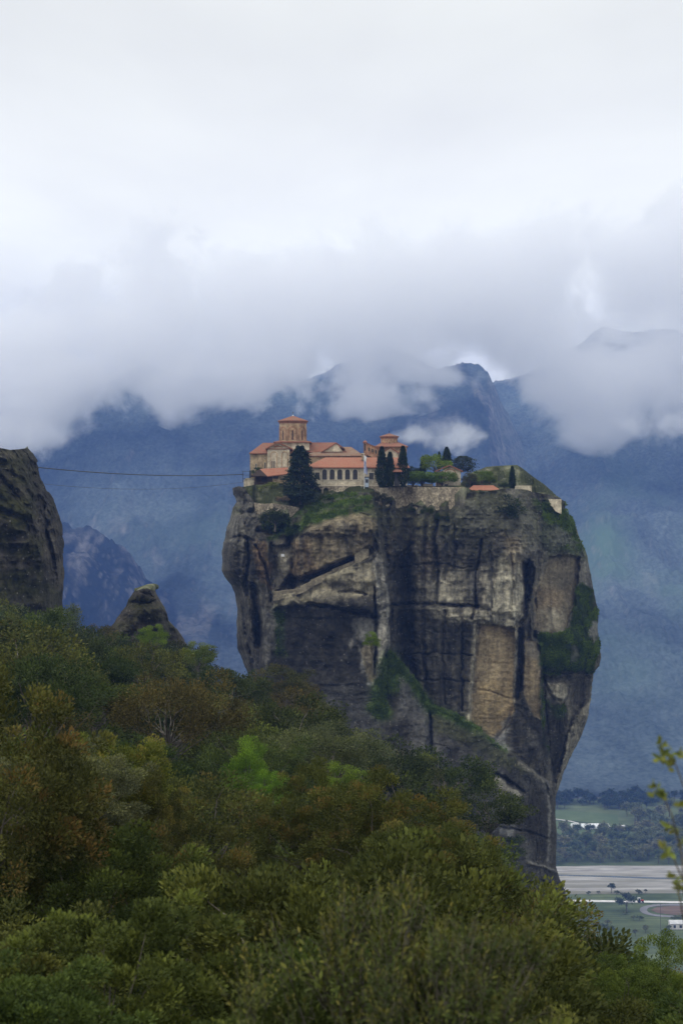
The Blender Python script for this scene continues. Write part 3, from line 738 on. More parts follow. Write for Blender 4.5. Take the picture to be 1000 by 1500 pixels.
    line([(520, 845), (540, 842), (548, 850)], PALE * 0.8, 4, 0.6)
    line([(452, 889), (508, 897), (515, 899)], PALE, 1.4, 0.75)
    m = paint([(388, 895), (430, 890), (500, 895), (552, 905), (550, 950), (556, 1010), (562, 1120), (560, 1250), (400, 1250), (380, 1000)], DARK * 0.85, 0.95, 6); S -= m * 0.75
    paint([(398, 888), (418, 888), (420, 960), (400, 960)], MOSS * 0.9, 0.75, 6)
    paint([(386, 895), (400, 892), (398, 960), (384, 985)], GREY * 0.72, 0.7, 5)
    paint([(515, 905), (553, 905), (551, 960), (545, 1003), (536, 990), (526, 950)], GREY * 1.05, 0.85, 7, 0.5)
    paint([(528, 950), (546, 935), (549, 995), (543, 1004), (536, 985)], np.array([0.40, 0.335, 0.23]), 0.95, 2, 0.3, True)
    paint([(548, 812), (562, 830), (570, 880), (570, 945), (560, 985), (549, 1002), (553, 950), (552, 870)], GREY * 1.30, 0.95, 2, 0.3, True)
    line([(540, 1003), (546, 1004)], WHITE, 2.5, 0.8)
    paint([(546, 800), (560, 818), (560, 840), (548, 835)], GREY * 0.9, 0.7, 4)
    line([(498, 1021), (515, 1020), (545, 1022)], GREY, 1.2, 0.5)
    # foot
    sk = sdf_poly(wx, wy, SKIRT, 400)
    m = sstep(-3, 4, sk) * 0.92; S = S - m * 0.7; C = C * (1 - m[..., None]) + (DARK * 1.12 + 0.06 * np.clip(n1 + .1, -0.3, 1)[..., None]) * m[..., None]
    for pts, w, o in (([(560, 978), (570, 962), (580, 976), (572, 1005)], 11, 0.95), ([(556, 1000), (552, 1025), (558, 1042)], 11, 0.9), ([(545, 1037), (565, 1045)], 8, 0.95), ([(612, 1012), (632, 1040), (655, 1047), (685, 1063), (698, 1070)], 8, 1.0), ([(586, 980), (608, 1005)], 6, 0.9), ([(700, 1072), (740, 1100)], 5, 0.6)):
        line(pts, GREEN * 0.95, w, o)
    paint([(630, 1045), (690, 1066), (745, 1105), (790, 1140), (740, 1125), (680, 1090), (635, 1075)], OLIVE * 0.75, 0.7, 7)
    paint([(720, 1128), (742, 1150), (768, 1165), (758, 1170), (735, 1156)], PALE * 0.9, 0.8, 3)
    paint([(730, 1170), (750, 1165), (748, 1200), (735, 1215)], GREY * 0.8, 0.5, 6)
    paint([(735, 1212), (755, 1215), (750, 1225), (732, 1225)], WHITE * 0.5, 0.5, 3)
    line([(803, 1160), (805, 1200), (803, 1260)], GREY, 2.0, 0.6)
    line([(775, 1263), (815, 1276)], GREY, 1.5, 0.6)
    line([(760, 1118), (785, 1136), (795, 1145)], PALE * 0.8, 2.5, 0.6)
    paint([(545, 735), (600, 742), (680, 742), (700, 725), (770, 720), (800, 790), (760, 790), (700, 800), (640, 800), (560, 790)], np.array([0.062, 0.062, 0.036]), 0.6, 14, 1.2)
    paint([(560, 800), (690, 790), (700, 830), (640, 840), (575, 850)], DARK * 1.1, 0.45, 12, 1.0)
    # black seepage streaks, wide and narrow, that hang from the bedding and the rim
    st = fbm(px / 7.0, py / 150, 6.0, 4, 81) + 0.4 * fbm(px / 2.6, py / 90, 2.0, 3, 82)
    m = sstep(0.10, 0.45, st) * sstep(-0.35, 0.25, fbm(px / 45, py / 60, 9.0, 3, 84)) * np.clip(S * 1.6 - 0.6, 0, 1) * sstep(545, 570, px) * 0.45 * (0.35 + 0.65 * sstep(790, 860, py))
    C = C * (1 - m[..., None]) + DARK * 0.55 * m[..., None]
    m = sstep(830, 780, py) * sstep(540, 580, px); S = S * (1 - .7 * m)
    C = C * (1 + 0.40 * n2[..., None] + 0.30 * fbm(px / 3.5, py / 3.0, 4.0, 3, 88)[..., None])
    return C * np.array([0.91, 0.945, 0.96]), np.clip(S, 0, 1)


def main_plateau(X, Y, Zr, dy, k):
    px = X / Y * FPX + 500
    lev = (750 - tab(px, [(330, 738), (343, 724), (352, 714), (372, 711), (676, 712), (692, 719.5), (736, 720.5), (752, 718.5), (800, 722), (820, 728), (832, 742)])) / FPX * 445 + fbm(X / 8, Y / 8, 0.0, 3, 83) * 0.4
    f = sstep(0, 5, dy)
    Z = Zr * (1 - f) + lev * f
    px = X / Y * FPX + 500
    # summit knoll behind the yard on the right
    yk = tab(px, [(640, 730), (668, 712), (690, 693), (712, 684), (740, 681.5), (757, 680.5), (766, 686), (780, 697), (795, 707), (808, 718), (822, 727), (832, 740)])
    zk = (750 - yk) / FPX * 462
    rise = sstep(10, 24, dy) * sstep(64, 44, dy)
    st = rise + (0.16 * np.sin(rise * 20 + fbm(X / 9, Y / 9, 1.0, 3, 4) * 5) + 0.25 * fbm(X / 5, Y / 5, 3.0, 4, 6)) * rise * (1 - rise) * 4
    kn = lev + (zk - lev) * np.clip(st, 0, 1)
    Z = np.where(px > 640, np.maximum(Z, kn * sstep(640, 690, px) + Z * (1 - sstep(640, 690, px))), Z)
    b = sstep(0.97, 1.0, k); Z = Z * (1 - b) + np.minimum(Z, Zr) * b
    return Z


def build_main_rock():
    s = (1 - np.cos(np.linspace(0, PI, 700))) / 2 * 0.5 + np.linspace(0, 1, 700) * 0.5
    v = np.linspace(0, 1, 720)
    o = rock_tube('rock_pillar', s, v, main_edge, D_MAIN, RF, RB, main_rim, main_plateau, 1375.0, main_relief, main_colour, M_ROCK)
    tag(o, 'tall sheer sandstone rock pillar with monastery on its flat top', 'rock')
build_main_rock()
_r = RIMS['rock_pillar']; _rp = 500 + _r[:, 0] / _r[:, 1] * FPX
_o = np.argsort(_rp)
def rim_d(px): return float(np.mean([np.interp(px + k, _rp[_o], _r[_o, 1]) for k in range(-12, 13, 3)]))
def rock_d(px, py):
    a, b, D = FRONTS['rock_pillar']; i = np.argmin((a - px) ** 2 + (b - py) ** 2); return float(D.flat[i])
def rim_py(px): return float(np.interp(px, _rp[_o], 750 - _r[_o, 2] / _r[_o, 1] * FPX))


def small_colour(mossy):
    def f(px, py, front):
        n1 = fbm(px / 18, py / 40, 0.0, 4, 161); n2 = fbm(px / 26, py / 18, 3.0, 4, 163)
        C = DARK * 0.85 + (MID * 0.72 - DARK) * np.clip(0.35 + n1 * 1.1, 0, 1)[..., None]
        m = np.clip(mossy(px, py) + n2 * 1.2, 0, 1)[..., None]
        C = C * (1 - m) + (OLIVE * 0.5) * m
        return C * (1 + 0.3 * fbm(px / 6, py / 6, 1.0, 3, 165)[..., None]), np.ones_like(px) * 0.6
    return f


def build_left_rock():
    # right-hand shoulder of a second rock; most of it lies outside the frame
    RE = [(650, 40), (656, 40.5), (659, 43), (664, 50), (672, 54), (684, 58), (700, 62), (716, 69), (735, 80), (750, 86), (760, 90), (775, 92), (800, 94), (840, 95), (875, 94), (900, 95), (1000, 100)]
    def edge(py): return np.full_like(py, -330.0), tab(py, RE)
    def rim(s): return tab(-330 + s * 370, [(-330, 670), (-150, 650), (0, 656), (12, 659), (25, 658), (34, 657), (40, 656)])
    def rel(px, py, s):
        wx, wy = warp(px, py, 4, 13, 31)
        r = fbm(px / 40, py / 60, 2.0, 4, 35) * 3.0
        for pts, d, w in (([(48, 680), (52, 740), (66, 800), (84, 860)], 2.5, 5), ([(65, 745), (70, 790), (80, 830)], 2.5, 3), ([(0, 700), (30, 735), (45, 745)], 2.0, 4), ([(0, 745), (40, 765), (62, 800)], 2, 5), ([(10, 690), (28, 700), (50, 735)], 1.5, 3)):
            g = dist_line(wx, wy, pts); r = r - d * np.exp(-(g / w) ** 2)
        r = r + 4 * sstep(640, 900, wy + wx * 0.4) - 3.0 * sstep(48, 60, wx - (wy - 750) * 0.2)
        return r, np.full_like(px, 1.5)
    s = np.concatenate([np.linspace(0, 0.74, 120)[:-1], np.linspace(0.74, 1, 220)])
    o = rock_tube('rock_cliff', s, np.linspace(0, 1, 330), edge, 345, 34, 40, rim, lambda X, Y, Zr, dy, k: Zr + 0.4 * np.sin(k * PI), 1000, rel,
                  small_colour(lambda px, py: 0.62 * sstep(60, 30, px - (py - 700) * 0.15) - 0.05), M_ROCK, fan=True)
    tag(o, 'rounded mossy grey cliff holding the far end of the cable, left edge', 'rock')


def build_knob():
    LE = [(862, 200), (866, 198), (872, 194), (878, 189), (882, 188), (890, 186), (900, 178), (912, 170), (925, 158), (960, 140), (1000, 120)]
    RE = [(862, 226), (868, 228), (874, 230), (880, 233), (890, 240), (900, 245), (910, 247), (920, 256), (932, 262), (942, 268), (970, 290), (1000, 310)]
    def edge(py): return tab(py, LE), tab(py, RE)
    def rel(px, py, s):
        wx, wy = warp(px, py, 3, 8, 41)
        r = fbm(px / 14, py / 14, 2.0, 4, 45) * 1.6
        for pts, d, w in (([(188, 882), (205, 884), (226, 880)], 1.6, 2.0), ([(205, 866), (220, 870), (227, 874)], 0.8, 1.5), ([(240, 900), (248, 920), (262, 940)], 1.5, 4)):
            g = dist_line(wx, wy, pts); r = r - d * np.exp(-(g / w) ** 2)
        return r, np.full_like(px, 1.1)
    o = rock_tube('rock_spire', np.linspace(0, 1, 150), np.linspace(0, 1, 160), edge, 300, 7, 7, lambda s: tab(s, [(0, 866), (0.3, 863), (0.6, 862), (1, 866)]), lambda X, Y, Zr, dy, k: Zr + 0.5 * np.sin(k * PI), 1000, rel,
                  small_colour(lambda px, py: 0.25 + 0 * px), M_ROCK, cap_rows=16, back_cols=40)
    tag(o, 'small dark lichened rock knob rising above the trees', 'rock')
build_left_rock(); build_knob()
# ------------------------------------------------------------------ valley floor
ZG = -331.0
def gpx(px, py, z=ZG):
    d = z * FPX / (750.0 - py); return Vector(((px - 500) / FPX * d, d, z))


def sheet(name, pts, z, mat, label, kind='structure'):
    """flat outline given by picture points on the valley floor"""
    bm = bmesh.new()
    vs = [bm.verts.new(gpx(x, y, ZG).xy.to_3d() + Vector((0, 0, z))) for x, y in pts]
    bm.faces.new(vs); bm.normal_update()
    for f in bm.faces:
        if f.normal.z < 0: f.normal_flip()
    me = bpy.data.meshes.new(name); bm.to_mesh(me); bm.free()
    return tag(link(name, me, mat), label, None, kind=kind)


def strip(name, pts, width, z, mat, label):
    P3 = [gpx(x, y) for x, y in pts]
    bm = bmesh.new(); prev = None
    for i, p in enumerate(P3):
        a = P3[max(i - 1, 0)]; b = P3[min(i + 1, len(P3) - 1)]
        t = (b - a).normalized(); n = Vector((-t.y, t.x, 0)) * width / 2
        cur = (bm.verts.new((p.x + n.x, p.y + n.y, z)), bm.verts.new((p.x - n.x, p.y - n.y, z)))
        if prev: bm.faces.new((prev[0], prev[1], cur[1], cur[0]))
        prev = cur
    bm.normal_update()
    for f in bm.faces:
        if f.normal.z < 0: f.normal_flip()
    me = bpy.data.meshes.new(name); bm.to_mesh(me); bm.free()
    return tag(link(name, me, mat), label, None, kind='structure')


def smooth_pts(pts, n=8):
    out = []
    for i in range(len(pts) - 1):
        p0 = pts[max(i - 1, 0)]; p1 = pts[i]; p2 = pts[i + 1]; p3 = pts[min(i + 2, len(pts) - 1)]
        for k in range(n):
            t = k / n
            out.append(tuple(0.5 * ((2 * p1[j]) + (-p0[j] + p2[j]) * t + (2 * p0[j] - 5 * p1[j] + 4 * p2[j] - p3[j]) * t * t + (-p0[j] + 3 * p1[j] - 3 * p2[j] + p3[j]) * t ** 3) for j in (0, 1)))
    return out + [tuple(pts[-1])]


def valley():
    bm = bmesh.new(); bmesh.ops.create_grid(bm, x_segments=40, y_segments=40, size=1.0)
    for v in bm.verts: v.co = Vector((v.co.x * 5000, 2600 + v.co.y * 2900, ZG))
    me = bpy.data.meshes.new('ground'); bm.to_mesh(me); bm.free()
    grass = surf('valley_grass', lambda t: t.mix(1.0, t.ramp(t.noise(t.obj(), 0.02, 6, 0.65), [(0.35, (0.06, 0.08, 0.04)), (0.65, (0.115, 0.14, 0.07))]), t.ramp(t.noise(t.mapping(t.obj(), (0.01, 0.3, 1)), 1.0, 3, 0.5), [(0.4, (0.8, 0.8, 0.8)), (0.6, (1.1, 1.1, 1.1))]), 'MULTIPLY'), 1.0, spec=0)
    tag(link('ground', me, grass), 'green valley floor', 'ground', kind='structure')
    gravel = surf('river_gravel', lambda t: t.mix(t.ramp(t.noise(t.mapping(t.obj(), (0.006, 0.07, 1)), 1.0, 6, 0.65, 0.5), [(0.42, 0.0), (0.60, 1.0)]),
                  t.ramp(t.noise(t.mapping(t.obj(), (0.02, 0.12, 1)), 1.0, 6, 0.7), [(0.35, (0.20, 0.19, 0.18)), (0.65, (0.43, 0.415, 0.395))]), (0.17, 0.165, 0.13)), 1.0, spec=0)
    sheet('riverbed', [(-400, 1269), (300, 1267), (815, 1270), (880, 1268.5), (940, 1269), (1000, 1268.5), (1300, 1266), (1700, 1268), (1700, 1312), (1100, 1310), (1000, 1309), (900, 1310), (815, 1311), (-400, 1312)], ZG + 0.15, gravel, 'wide pale gravel river bed')
    water = surf('river_water', (0.12, 0.13, 0.13), 0.15, spec=0.5)
    sheet('river', [(700, 1281.5), (830, 1282), (890, 1283.5), (960, 1286), (1100, 1287), (1100, 1289), (960, 1288.3), (890, 1286), (830, 1283.8), (700, 1284)], ZG + 0.19, water, 'thin grey river channel')
    road_m = surf('pale_road', lambda t: t.ramp(t.noise(t.obj(), 0.2, 4, 0.6), [(0.3, (0.42, 0.41, 0.40)), (0.7, (0.62, 0.61, 0.60))]), 0.95, spec=0)
    strip('road', [(600, 1321), (800, 1320), (860, 1320.5), (930, 1321.5), (1000, 1322.5), (1300, 1324)], 7.0, ZG + 0.22, road_m, 'pale country road along the river')
    asph = surf('asphalt', lambda t: t.ramp(t.noise(t.obj(), 0.3, 4, 0.6), [(0.3, (0.14, 0.14, 0.15)), (0.7, (0.2, 0.2, 0.21))]), 0.9, spec=0.1)
    strip('side_road', smooth_pts([(1040, 1328), (1000, 1326.5), (965, 1326.5), (945, 1330), (943, 1336), (956, 1341), (985, 1343.5), (1060, 1346)]), 6.0, ZG + 0.24, asph, 'curving grey side road')
    soil = surf('ploughed_soil', lambda t: t.ramp(t.noise(t.mapping(t.obj(), (0.04, 0.5, 1)), 1.0, 4, 0.6), [(0.35, (0.09, 0.065, 0.05)), (0.65, (0.17, 0.125, 0.10))]), 1.0, spec=0)
    sheet('ploughed_field', [(962, 1329), (985, 1328), (1060, 1329), (1060, 1343.5), (985, 1341), (962, 1338), (953, 1334)], ZG + 0.2, soil, 'brown ploughed field inside the road bend')
    field = surf('spring_field', lambda t: t.ramp(t.noise(t.obj(), 0.015, 5, 0.6), [(0.35, (0.075, 0.105, 0.05)), (0.65, (0.115, 0.15, 0.075))]), 1.0, spec=0)
    sheet('meadow', [(640, 1188), (815, 1187), (860, 1190), (904, 1194), (906, 1207), (870, 1206), (815, 1200), (640, 1200)], ZG + 0.12, field, 'bright green meadow')
    sheet('crop_field', [(640, 1202), (815, 1203), (850, 1207), (900, 1210), (960, 1212), (960, 1219), (870, 1222), (640, 1222)], ZG + 0.1, field, 'green crop field')
    strip('farm_track', [(700, 1199), (815, 1200.5), (835, 1203.5), (846, 1206.5), (855, 1208)], 3.2, ZG + 0.2, road_m, 'pale farm track')
    # long white greenhouse
    g = thing('greenhouse', gpx(864, 1213), 'long low white greenhouse on the green valley fields', 'greenhouse')
    white = surf('greenhouse_film', lambda t: t.mix(t.math('GREATER_THAN', t.add('ShaderNodeTexWave', {'Vector': t.obj(), 'Scale': 0.11}, bands_direction='X').outputs[1], 0.93), t.ramp(t.noise(t.obj(), 0.3, 3, 0.5), [(0.3, (0.6, 0.62, 0.62)), (0.7, (0.8, 0.82, 0.82))]), (0.4, 0.41, 0.42)), 0.5)
    bm = bmesh.new(); L = 39.0
    th = np.linspace(0, PI, 9)
    for oy in (-4.2, 4.2):
        a = [bm.verts.new((-L / 2, oy - 4.1 * math.cos(x), 3.6 * math.sin(x) + 0.2)) for x in th]
        b = [bm.verts.new((L / 2, oy - 4.1 * math.cos(x), 3.6 * math.sin(x) + 0.2)) for x in th]
        for i in range(8): bm.faces.new((a[i], a[i + 1], b[i + 1], b[i]))
        bm.faces.new(a); bm.faces.new(b[::-1])
    me = bpy.data.meshes.new('film'); bm.to_mesh(me); bm.free(); link('film', me, white, g)
    # farm sheds
    def shed(px, py, L, W, H, wall, roofc, label, name='farm_shed'):
        r = thing(name, gpx(px, py), label, 'shed')
        bm = bmesh.new(); q = bmesh.ops.create_cube(bm, size=1)['verts']; bmesh.ops.scale(bm, verts=q, vec=(L, W, H)); bmesh.ops.translate(bm, verts=q, vec=(0, 0, H / 2))
        me = bpy.data.meshes.new('wall'); bm.to_mesh(me); bm.free(); link('wall', me, wall, r)
        bm = bmesh.new(); o = 0.5
        v = [bm.verts.new(c) for c in ((-L / 2 - o, -W / 2 - o, H), (L / 2 + o, -W / 2 - o, H), (L / 2 + o, W / 2 + o, H), (-L / 2 - o, W / 2 + o, H), (-L / 2 - o, 0, H + W * .22), (L / 2 + o, 0, H + W * .22))]
        for f in ((0, 1, 5, 4), (2, 3, 4, 5), (0, 4, 3), (1, 2, 5), (3, 2, 1, 0)): bm.faces.new([v[i] for i in f])
        me = bpy.data.meshes.new('roof'); bm.to_mesh(me); bm.free(); link('roof', me, roofc, r)
        for k in range(3):
            bm = bmesh.new(); q = bmesh.ops.create_cube(bm, size=1)['verts']; bmesh.ops.scale(bm, verts=q, vec=(L * .12, .1, H * .5)); bmesh.ops.translate(bm, verts=q, vec=(-L * .3 + k * L * .3, -W / 2 - 0.02, H * .5))
            me = bpy.data.meshes.new('window'); bm.to_mesh(me); bm.free(); link('window', me, surf('dark_pane', (0.03, 0.035, 0.04), 0.3), r)
    pw = surf('pale_render', lambda t: t.ramp(t.noise(t.obj(), 0.8, 4, 0.6), [(0.3, (0.42, 0.40, 0.37)), (0.7, (0.6, 0.58, 0.55))]), 0.9)
    pr = surf('sheet_roof', lambda t: t.ramp(t.noise(t.obj(), 0.5, 4, 0.6), [(0.3, (0.40, 0.40, 0.41)), (0.7, (0.6, 0.6, 0.6))]), 0.6)
    shed(963, 1225, 17, 8, 3.2, pw, pr, 'pale low farm shed among the far valley trees')
    shed(912, 1213.5, 4, 4, 2.5, pw, pr, 'tiny white hut beside the long greenhouse', 'farm_hut')
    shed(995, 1360, 16, 9, 4.5, pw, pr, 'pale flat-sided roadside building with small dark windows', 'roadside_building')
    # small vehicle on the road
    tr = thing('tractor', gpx(937, 1322.5), 'small white tractor on the pale road by the river bed', 'tractor')
    tr.scale = (1.5, 1.5, 1.5)
    wm = surf('tractor_paint', (0.55, 0.55, 0.53), 0.5); rm = surf('tractor_red', (0.35, 0.05, 0.03), 0.5); bk = surf('tyre_rubber', (0.02, 0.02, 0.022), 0.9); gl = surf('cab_glass', (0.05, 0.06, 0.07), 0.15, spec=0.5)
    def bx(name, parent, m, c, s, bev=0.06):
        bm = bmesh.new(); q = bmesh.ops.create_cube(bm, size=1)['verts']; bmesh.ops.scale(bm, verts=q, vec=s); bmesh.ops.translate(bm, verts=q, vec=c)
        bmesh.ops.bevel(bm, geom=bm.edges[:], offset=bev, segments=2, affect='EDGES')
        me = bpy.data.meshes.new(name); bm.to_mesh(me); bm.free(); return link(name, me, m, parent)
    bx('bonnet', tr, rm, (1.2, 0, 1.2), (1.7, 0.9, 0.8)); cabp = bx('cab', tr, wm, (-0.5, 0, 1.8), (1.5, 1.5, 1.7)); bx('windscreen', cabp, gl, (0.28, 0, 2.05), (0.06, 1.3, 0.9), 0.02); bx('side_window', cabp, gl, (-0.5, -0.76, 2.05), (1.1, 0.06, 0.9), 0.02)
    def wheel(x, y, r, w):
        bm = bmesh.new(); q = bmesh.ops.create_cone(bm, cap_ends=True, segments=20, radius1=r, radius2=r, depth=w)['verts']; bmesh.ops.rotate(bm, verts=q, matrix=Matrix.Rotation(PI / 2, 3, 'X')); bmesh.ops.translate(bm, verts=q, vec=(x, y, r))
        me = bpy.data.meshes.new('wheel'); bm.to_mesh(me); bm.free(); link('wheel', me, bk, tr)
    for y in (-0.85, 0.85): wheel(-0.6, y, 0.85, 0.45); wheel(1.6, y, 0.5, 0.3)
    # pole
    pl = thing('utility_pole', gpx(967, 1362), 'thin grey utility pole beside the curving side road', 'pole')
    T = Tubes(6); T.add([(0, 0, -0.5), (0, 0, 10), (0, 0, 21)], [0.22, 0.17, 0.11]); link('pole', T.mesh('pole', BARK), None, pl)
    T = Tubes(4); T.add([(-1.4, 0, 20), (1.4, 0, 20)], [0.09, 0.09]); link('crossarm', T.mesh('crossarm', BARK), None, pl)
    # trees of the valley floor
    kinds = [Kind('valley_tree', 'tree', broadleaf(51 + i, 22, 1100, 0.17, H=h, W=w, spread=0.30, rough=0.5), TREE_PARTS) for i, (h, w) in enumerate(((0.85, 1.0), (1.0, 0.9), (1.2, 0.75)))]
    rng = random.Random(8)
    def vtree(px, py, h, colr, label, group, name='valley_tree', cat='tree'):
        k = rng.choice(kinds); s = h / 2.0
        k.place(gpx(px, py), (s * rng.uniform(.9, 1.2), s * rng.uniform(.9, 1.2), s), rng.uniform(0, 6.28), colr, 0.2, label, group, name=name, cat=cat)
    GV = [(0.11, 0.135, 0.075), (0.14, 0.155, 0.09), (0.09, 0.12, 0.065), (0.16, 0.165, 0.105)]
    for py, n, h0 in ((1229, 27, 13), (1238, 27, 13), (1247, 28, 13), (1256, 28, 12), (1263, 30, 11)):
        for i in range(n):
            px = 770 + (i + rng.random()) * 330 / n
            vtree(px, py + rng.uniform(-3, 3), h0 * rng.uniform(.75, 1.25), rng.choice(GV), 'grey green tree in the valley wood behind the pale river bed', 'trees of the valley wood')
    for i in range(34):
        px = 905 + rng.random() * 130; py = rng.uniform(1196, 1222)
        if px < 930 and py > 1206: continue
        vtree(px, py, 13 * rng.uniform(.8, 1.4), rng.choice(GV), 'grey green tree in the clump at the right edge of the green meadow', 'trees beside the meadow')
    for i in range(90):
        px = 790 + rng.random() * 290; py = rng.uniform(1171, 1187)
        vtree(px, py, 11 * rng.uniform(.7, 1.3), (0.035, 0.055, 0.04), 'dark tree at the foot of the far mountain', 'trees at the mountain foot')
    for px, py, h, lab in ((895, 1309, 7.5, 'tallest dark round bush on the grassy bank of the river bed'), (903, 1311, 4, 'low bush just right of the tallest bank bush'), (935, 1311, 5, 'low bush on the grassy bank above the tractor'),
                           (862, 1312, 3.5, 'small bush on the bank nearest the big rock'), (1002, 1310, 5, 'low bank bush by the right frame edge'), (876, 1310, 3, 'low bush just left of the tallest bank bush'), (945, 1309, 3, 'tiny bush on the bank right of the tractor')):
        vtree(px, py, h, (0.055, 0.075, 0.04), lab, 'bushes on the river bank', 'bush', 'bush')
    vtree(917, 1336, 15, (0.05, 0.07, 0.055), 'dark blue-green round tree in front of the pale country road', 'trees by the road')
    for i in range(26):
        px = 830 + rng.random() * 170; py = rng.uniform(1341, 1375)
        if 940 < px < 1000 and py < 1348: continue
        vtree(px, py, rng.uniform(3, 7), rng.choice(GV[:3]), 'small scrubby tree on the rough ground below the side road', 'scrub below the side road', 'small_tree')
# ------------------------------------------------------------------ vegetation
def leaf_material(name, tip):
    m, t, out = material(name)
    oi = t.add('ShaderNodeObjectInfo')
    v = t.attr('shade'); tp = t.attr('tip')
    c = t.mix(1.0, oi.outputs['Color'], t.ramp(v, [(0.0, (0.42, 0.47, 0.48)), (0.5, (1, 1, 1)), (1.0, (2.1, 1.9, 1.45))]), 'MULTIPLY')
    c = t.mix(t.math('MULTIPLY', tp, oi.outputs['Alpha']), c, tip)
    d = t.add('ShaderNodeBsdfPrincipled', {'Base Color': c, 'Roughness': 0.7, 'Specular IOR Level': 0.05})
    tr = t.add('ShaderNodeBsdfTranslucent', {'Color': t.mix(1.0, c, (1.25, 1.3, 0.7), 'MULTIPLY')})
    mx = t.add('ShaderNodeMixShader', {0: 0.13, 1: d.outputs[0], 2: tr.outputs[0]})
    t.l.new(mx.outputs[0], out.inputs['Surface'])
    return m


LEAF_RUST = leaf_material('leaf_rusty_tips', (0.17, 0.105, 0.036))
LEAF_LIME = leaf_material('leaf_lime_tips', (0.16, 0.19, 0.035))
LEAF_YELLOW = leaf_material('leaf_yellow_tips', (0.21, 0.165, 0.04))
BARK = surf('bark', lambda t: t.ramp(t.noise(t.mapping(t.obj(), (6, 6, 1.2)), 3.0, 5, 0.6), [(0.35, (0.035, 0.03, 0.024)), (0.65, (0.14, 0.125, 0.105))]), 0.9,
            lambda t: (t.noise(t.mapping(t.obj(), (9, 9, 2)), 3.0, 4, 0.6), 0.6, 0.02))


def norm(a): return a / np.maximum(np.linalg.norm(a, axis=-1, keepdims=True), 1e-9)


def leaves_from(pos, dirn, nrm, size, aspect, fold=0.25, hexa=False):
    """pos/dirn/nrm (n,3), size (n,) -> V, F(tris)"""
    d = norm(dirn); s = norm(np.cross(d, nrm)); u = np.cross(s, d)
    L = size[:, None]; Wd = L * aspect * 0.5
    if hexa:
        pts = [pos, pos + d * L * .33 + s * Wd * .9 - u * Wd * fold, pos + d * L * .7 + s * Wd * .75 - u * Wd * fold, pos + d * L - u * L * .10, pos + d * L * .7 - s * Wd * .75 - u * Wd * fold, pos + d * L * .33 - s * Wd * .9 - u * Wd * fold]
        tri = [(0, 1, 2), (0, 2, 3), (0, 3, 4), (0, 4, 5)]
    else:
        pts = [pos, pos + d * L * .5 + s * Wd - u * Wd * fold, pos + d * L, pos + d * L * .5 - s * Wd - u * Wd * fold]
        tri = [(0, 1, 2), (0, 2, 3)]
    n = len(pos); k = len(pts)
    V = np.stack(pts, 1).reshape(-1, 3)
    F = (np.arange(n)[:, None, None] * k + np.array(tri)[None]).reshape(-1, 3)
    return V, F, k


class Tubes:
    def __init__(s, sides=5): s.V = []; s.F = []; s.n = 0; s.k = sides
    def add(s, pts, radii):
        pts = np.asarray(pts, float); m = len(pts); k = s.k
        tan = norm(np.gradient(pts, axis=0))
        ref = np.where(np.abs(tan[:, 2:3]) > 0.9, np.array([[1.0, 0, 0]]), np.array([[0, 0, 1.0]]))
        a = norm(np.cross(tan, ref)); b = np.cross(tan, a)
        th = np.arange(k) / k * 2 * PI
        r = np.asarray(radii, float)[:, None, None]
        ring = pts[:, None] + r * (np.cos(th)[None, :, None] * a[:, None] + np.sin(th)[None, :, None] * b[:, None])
        s.V.append(ring.reshape(-1, 3))
        i = np.arange(m * k).reshape(m, k) + s.n; j = np.roll(i, -1, 1)
        s.F.append(np.stack([i[:-1], j[:-1], j[1:], i[1:]], -1).reshape(-1, 4)); s.n += m * k
    def mesh(s, name, mat):
        me = np_mesh(name, np.concatenate(s.V), np.concatenate(s.F)); me.materials.append(mat); return me


def crown_mesh(name, V, F, shade, tip, k, mat):
    me = np_mesh(name, V, F, False)
    vattr(me, 'shade', np.repeat(shade, k)); vattr(me, 'tip', np.repeat(tip, k))
    me.materials.append(mat); return me


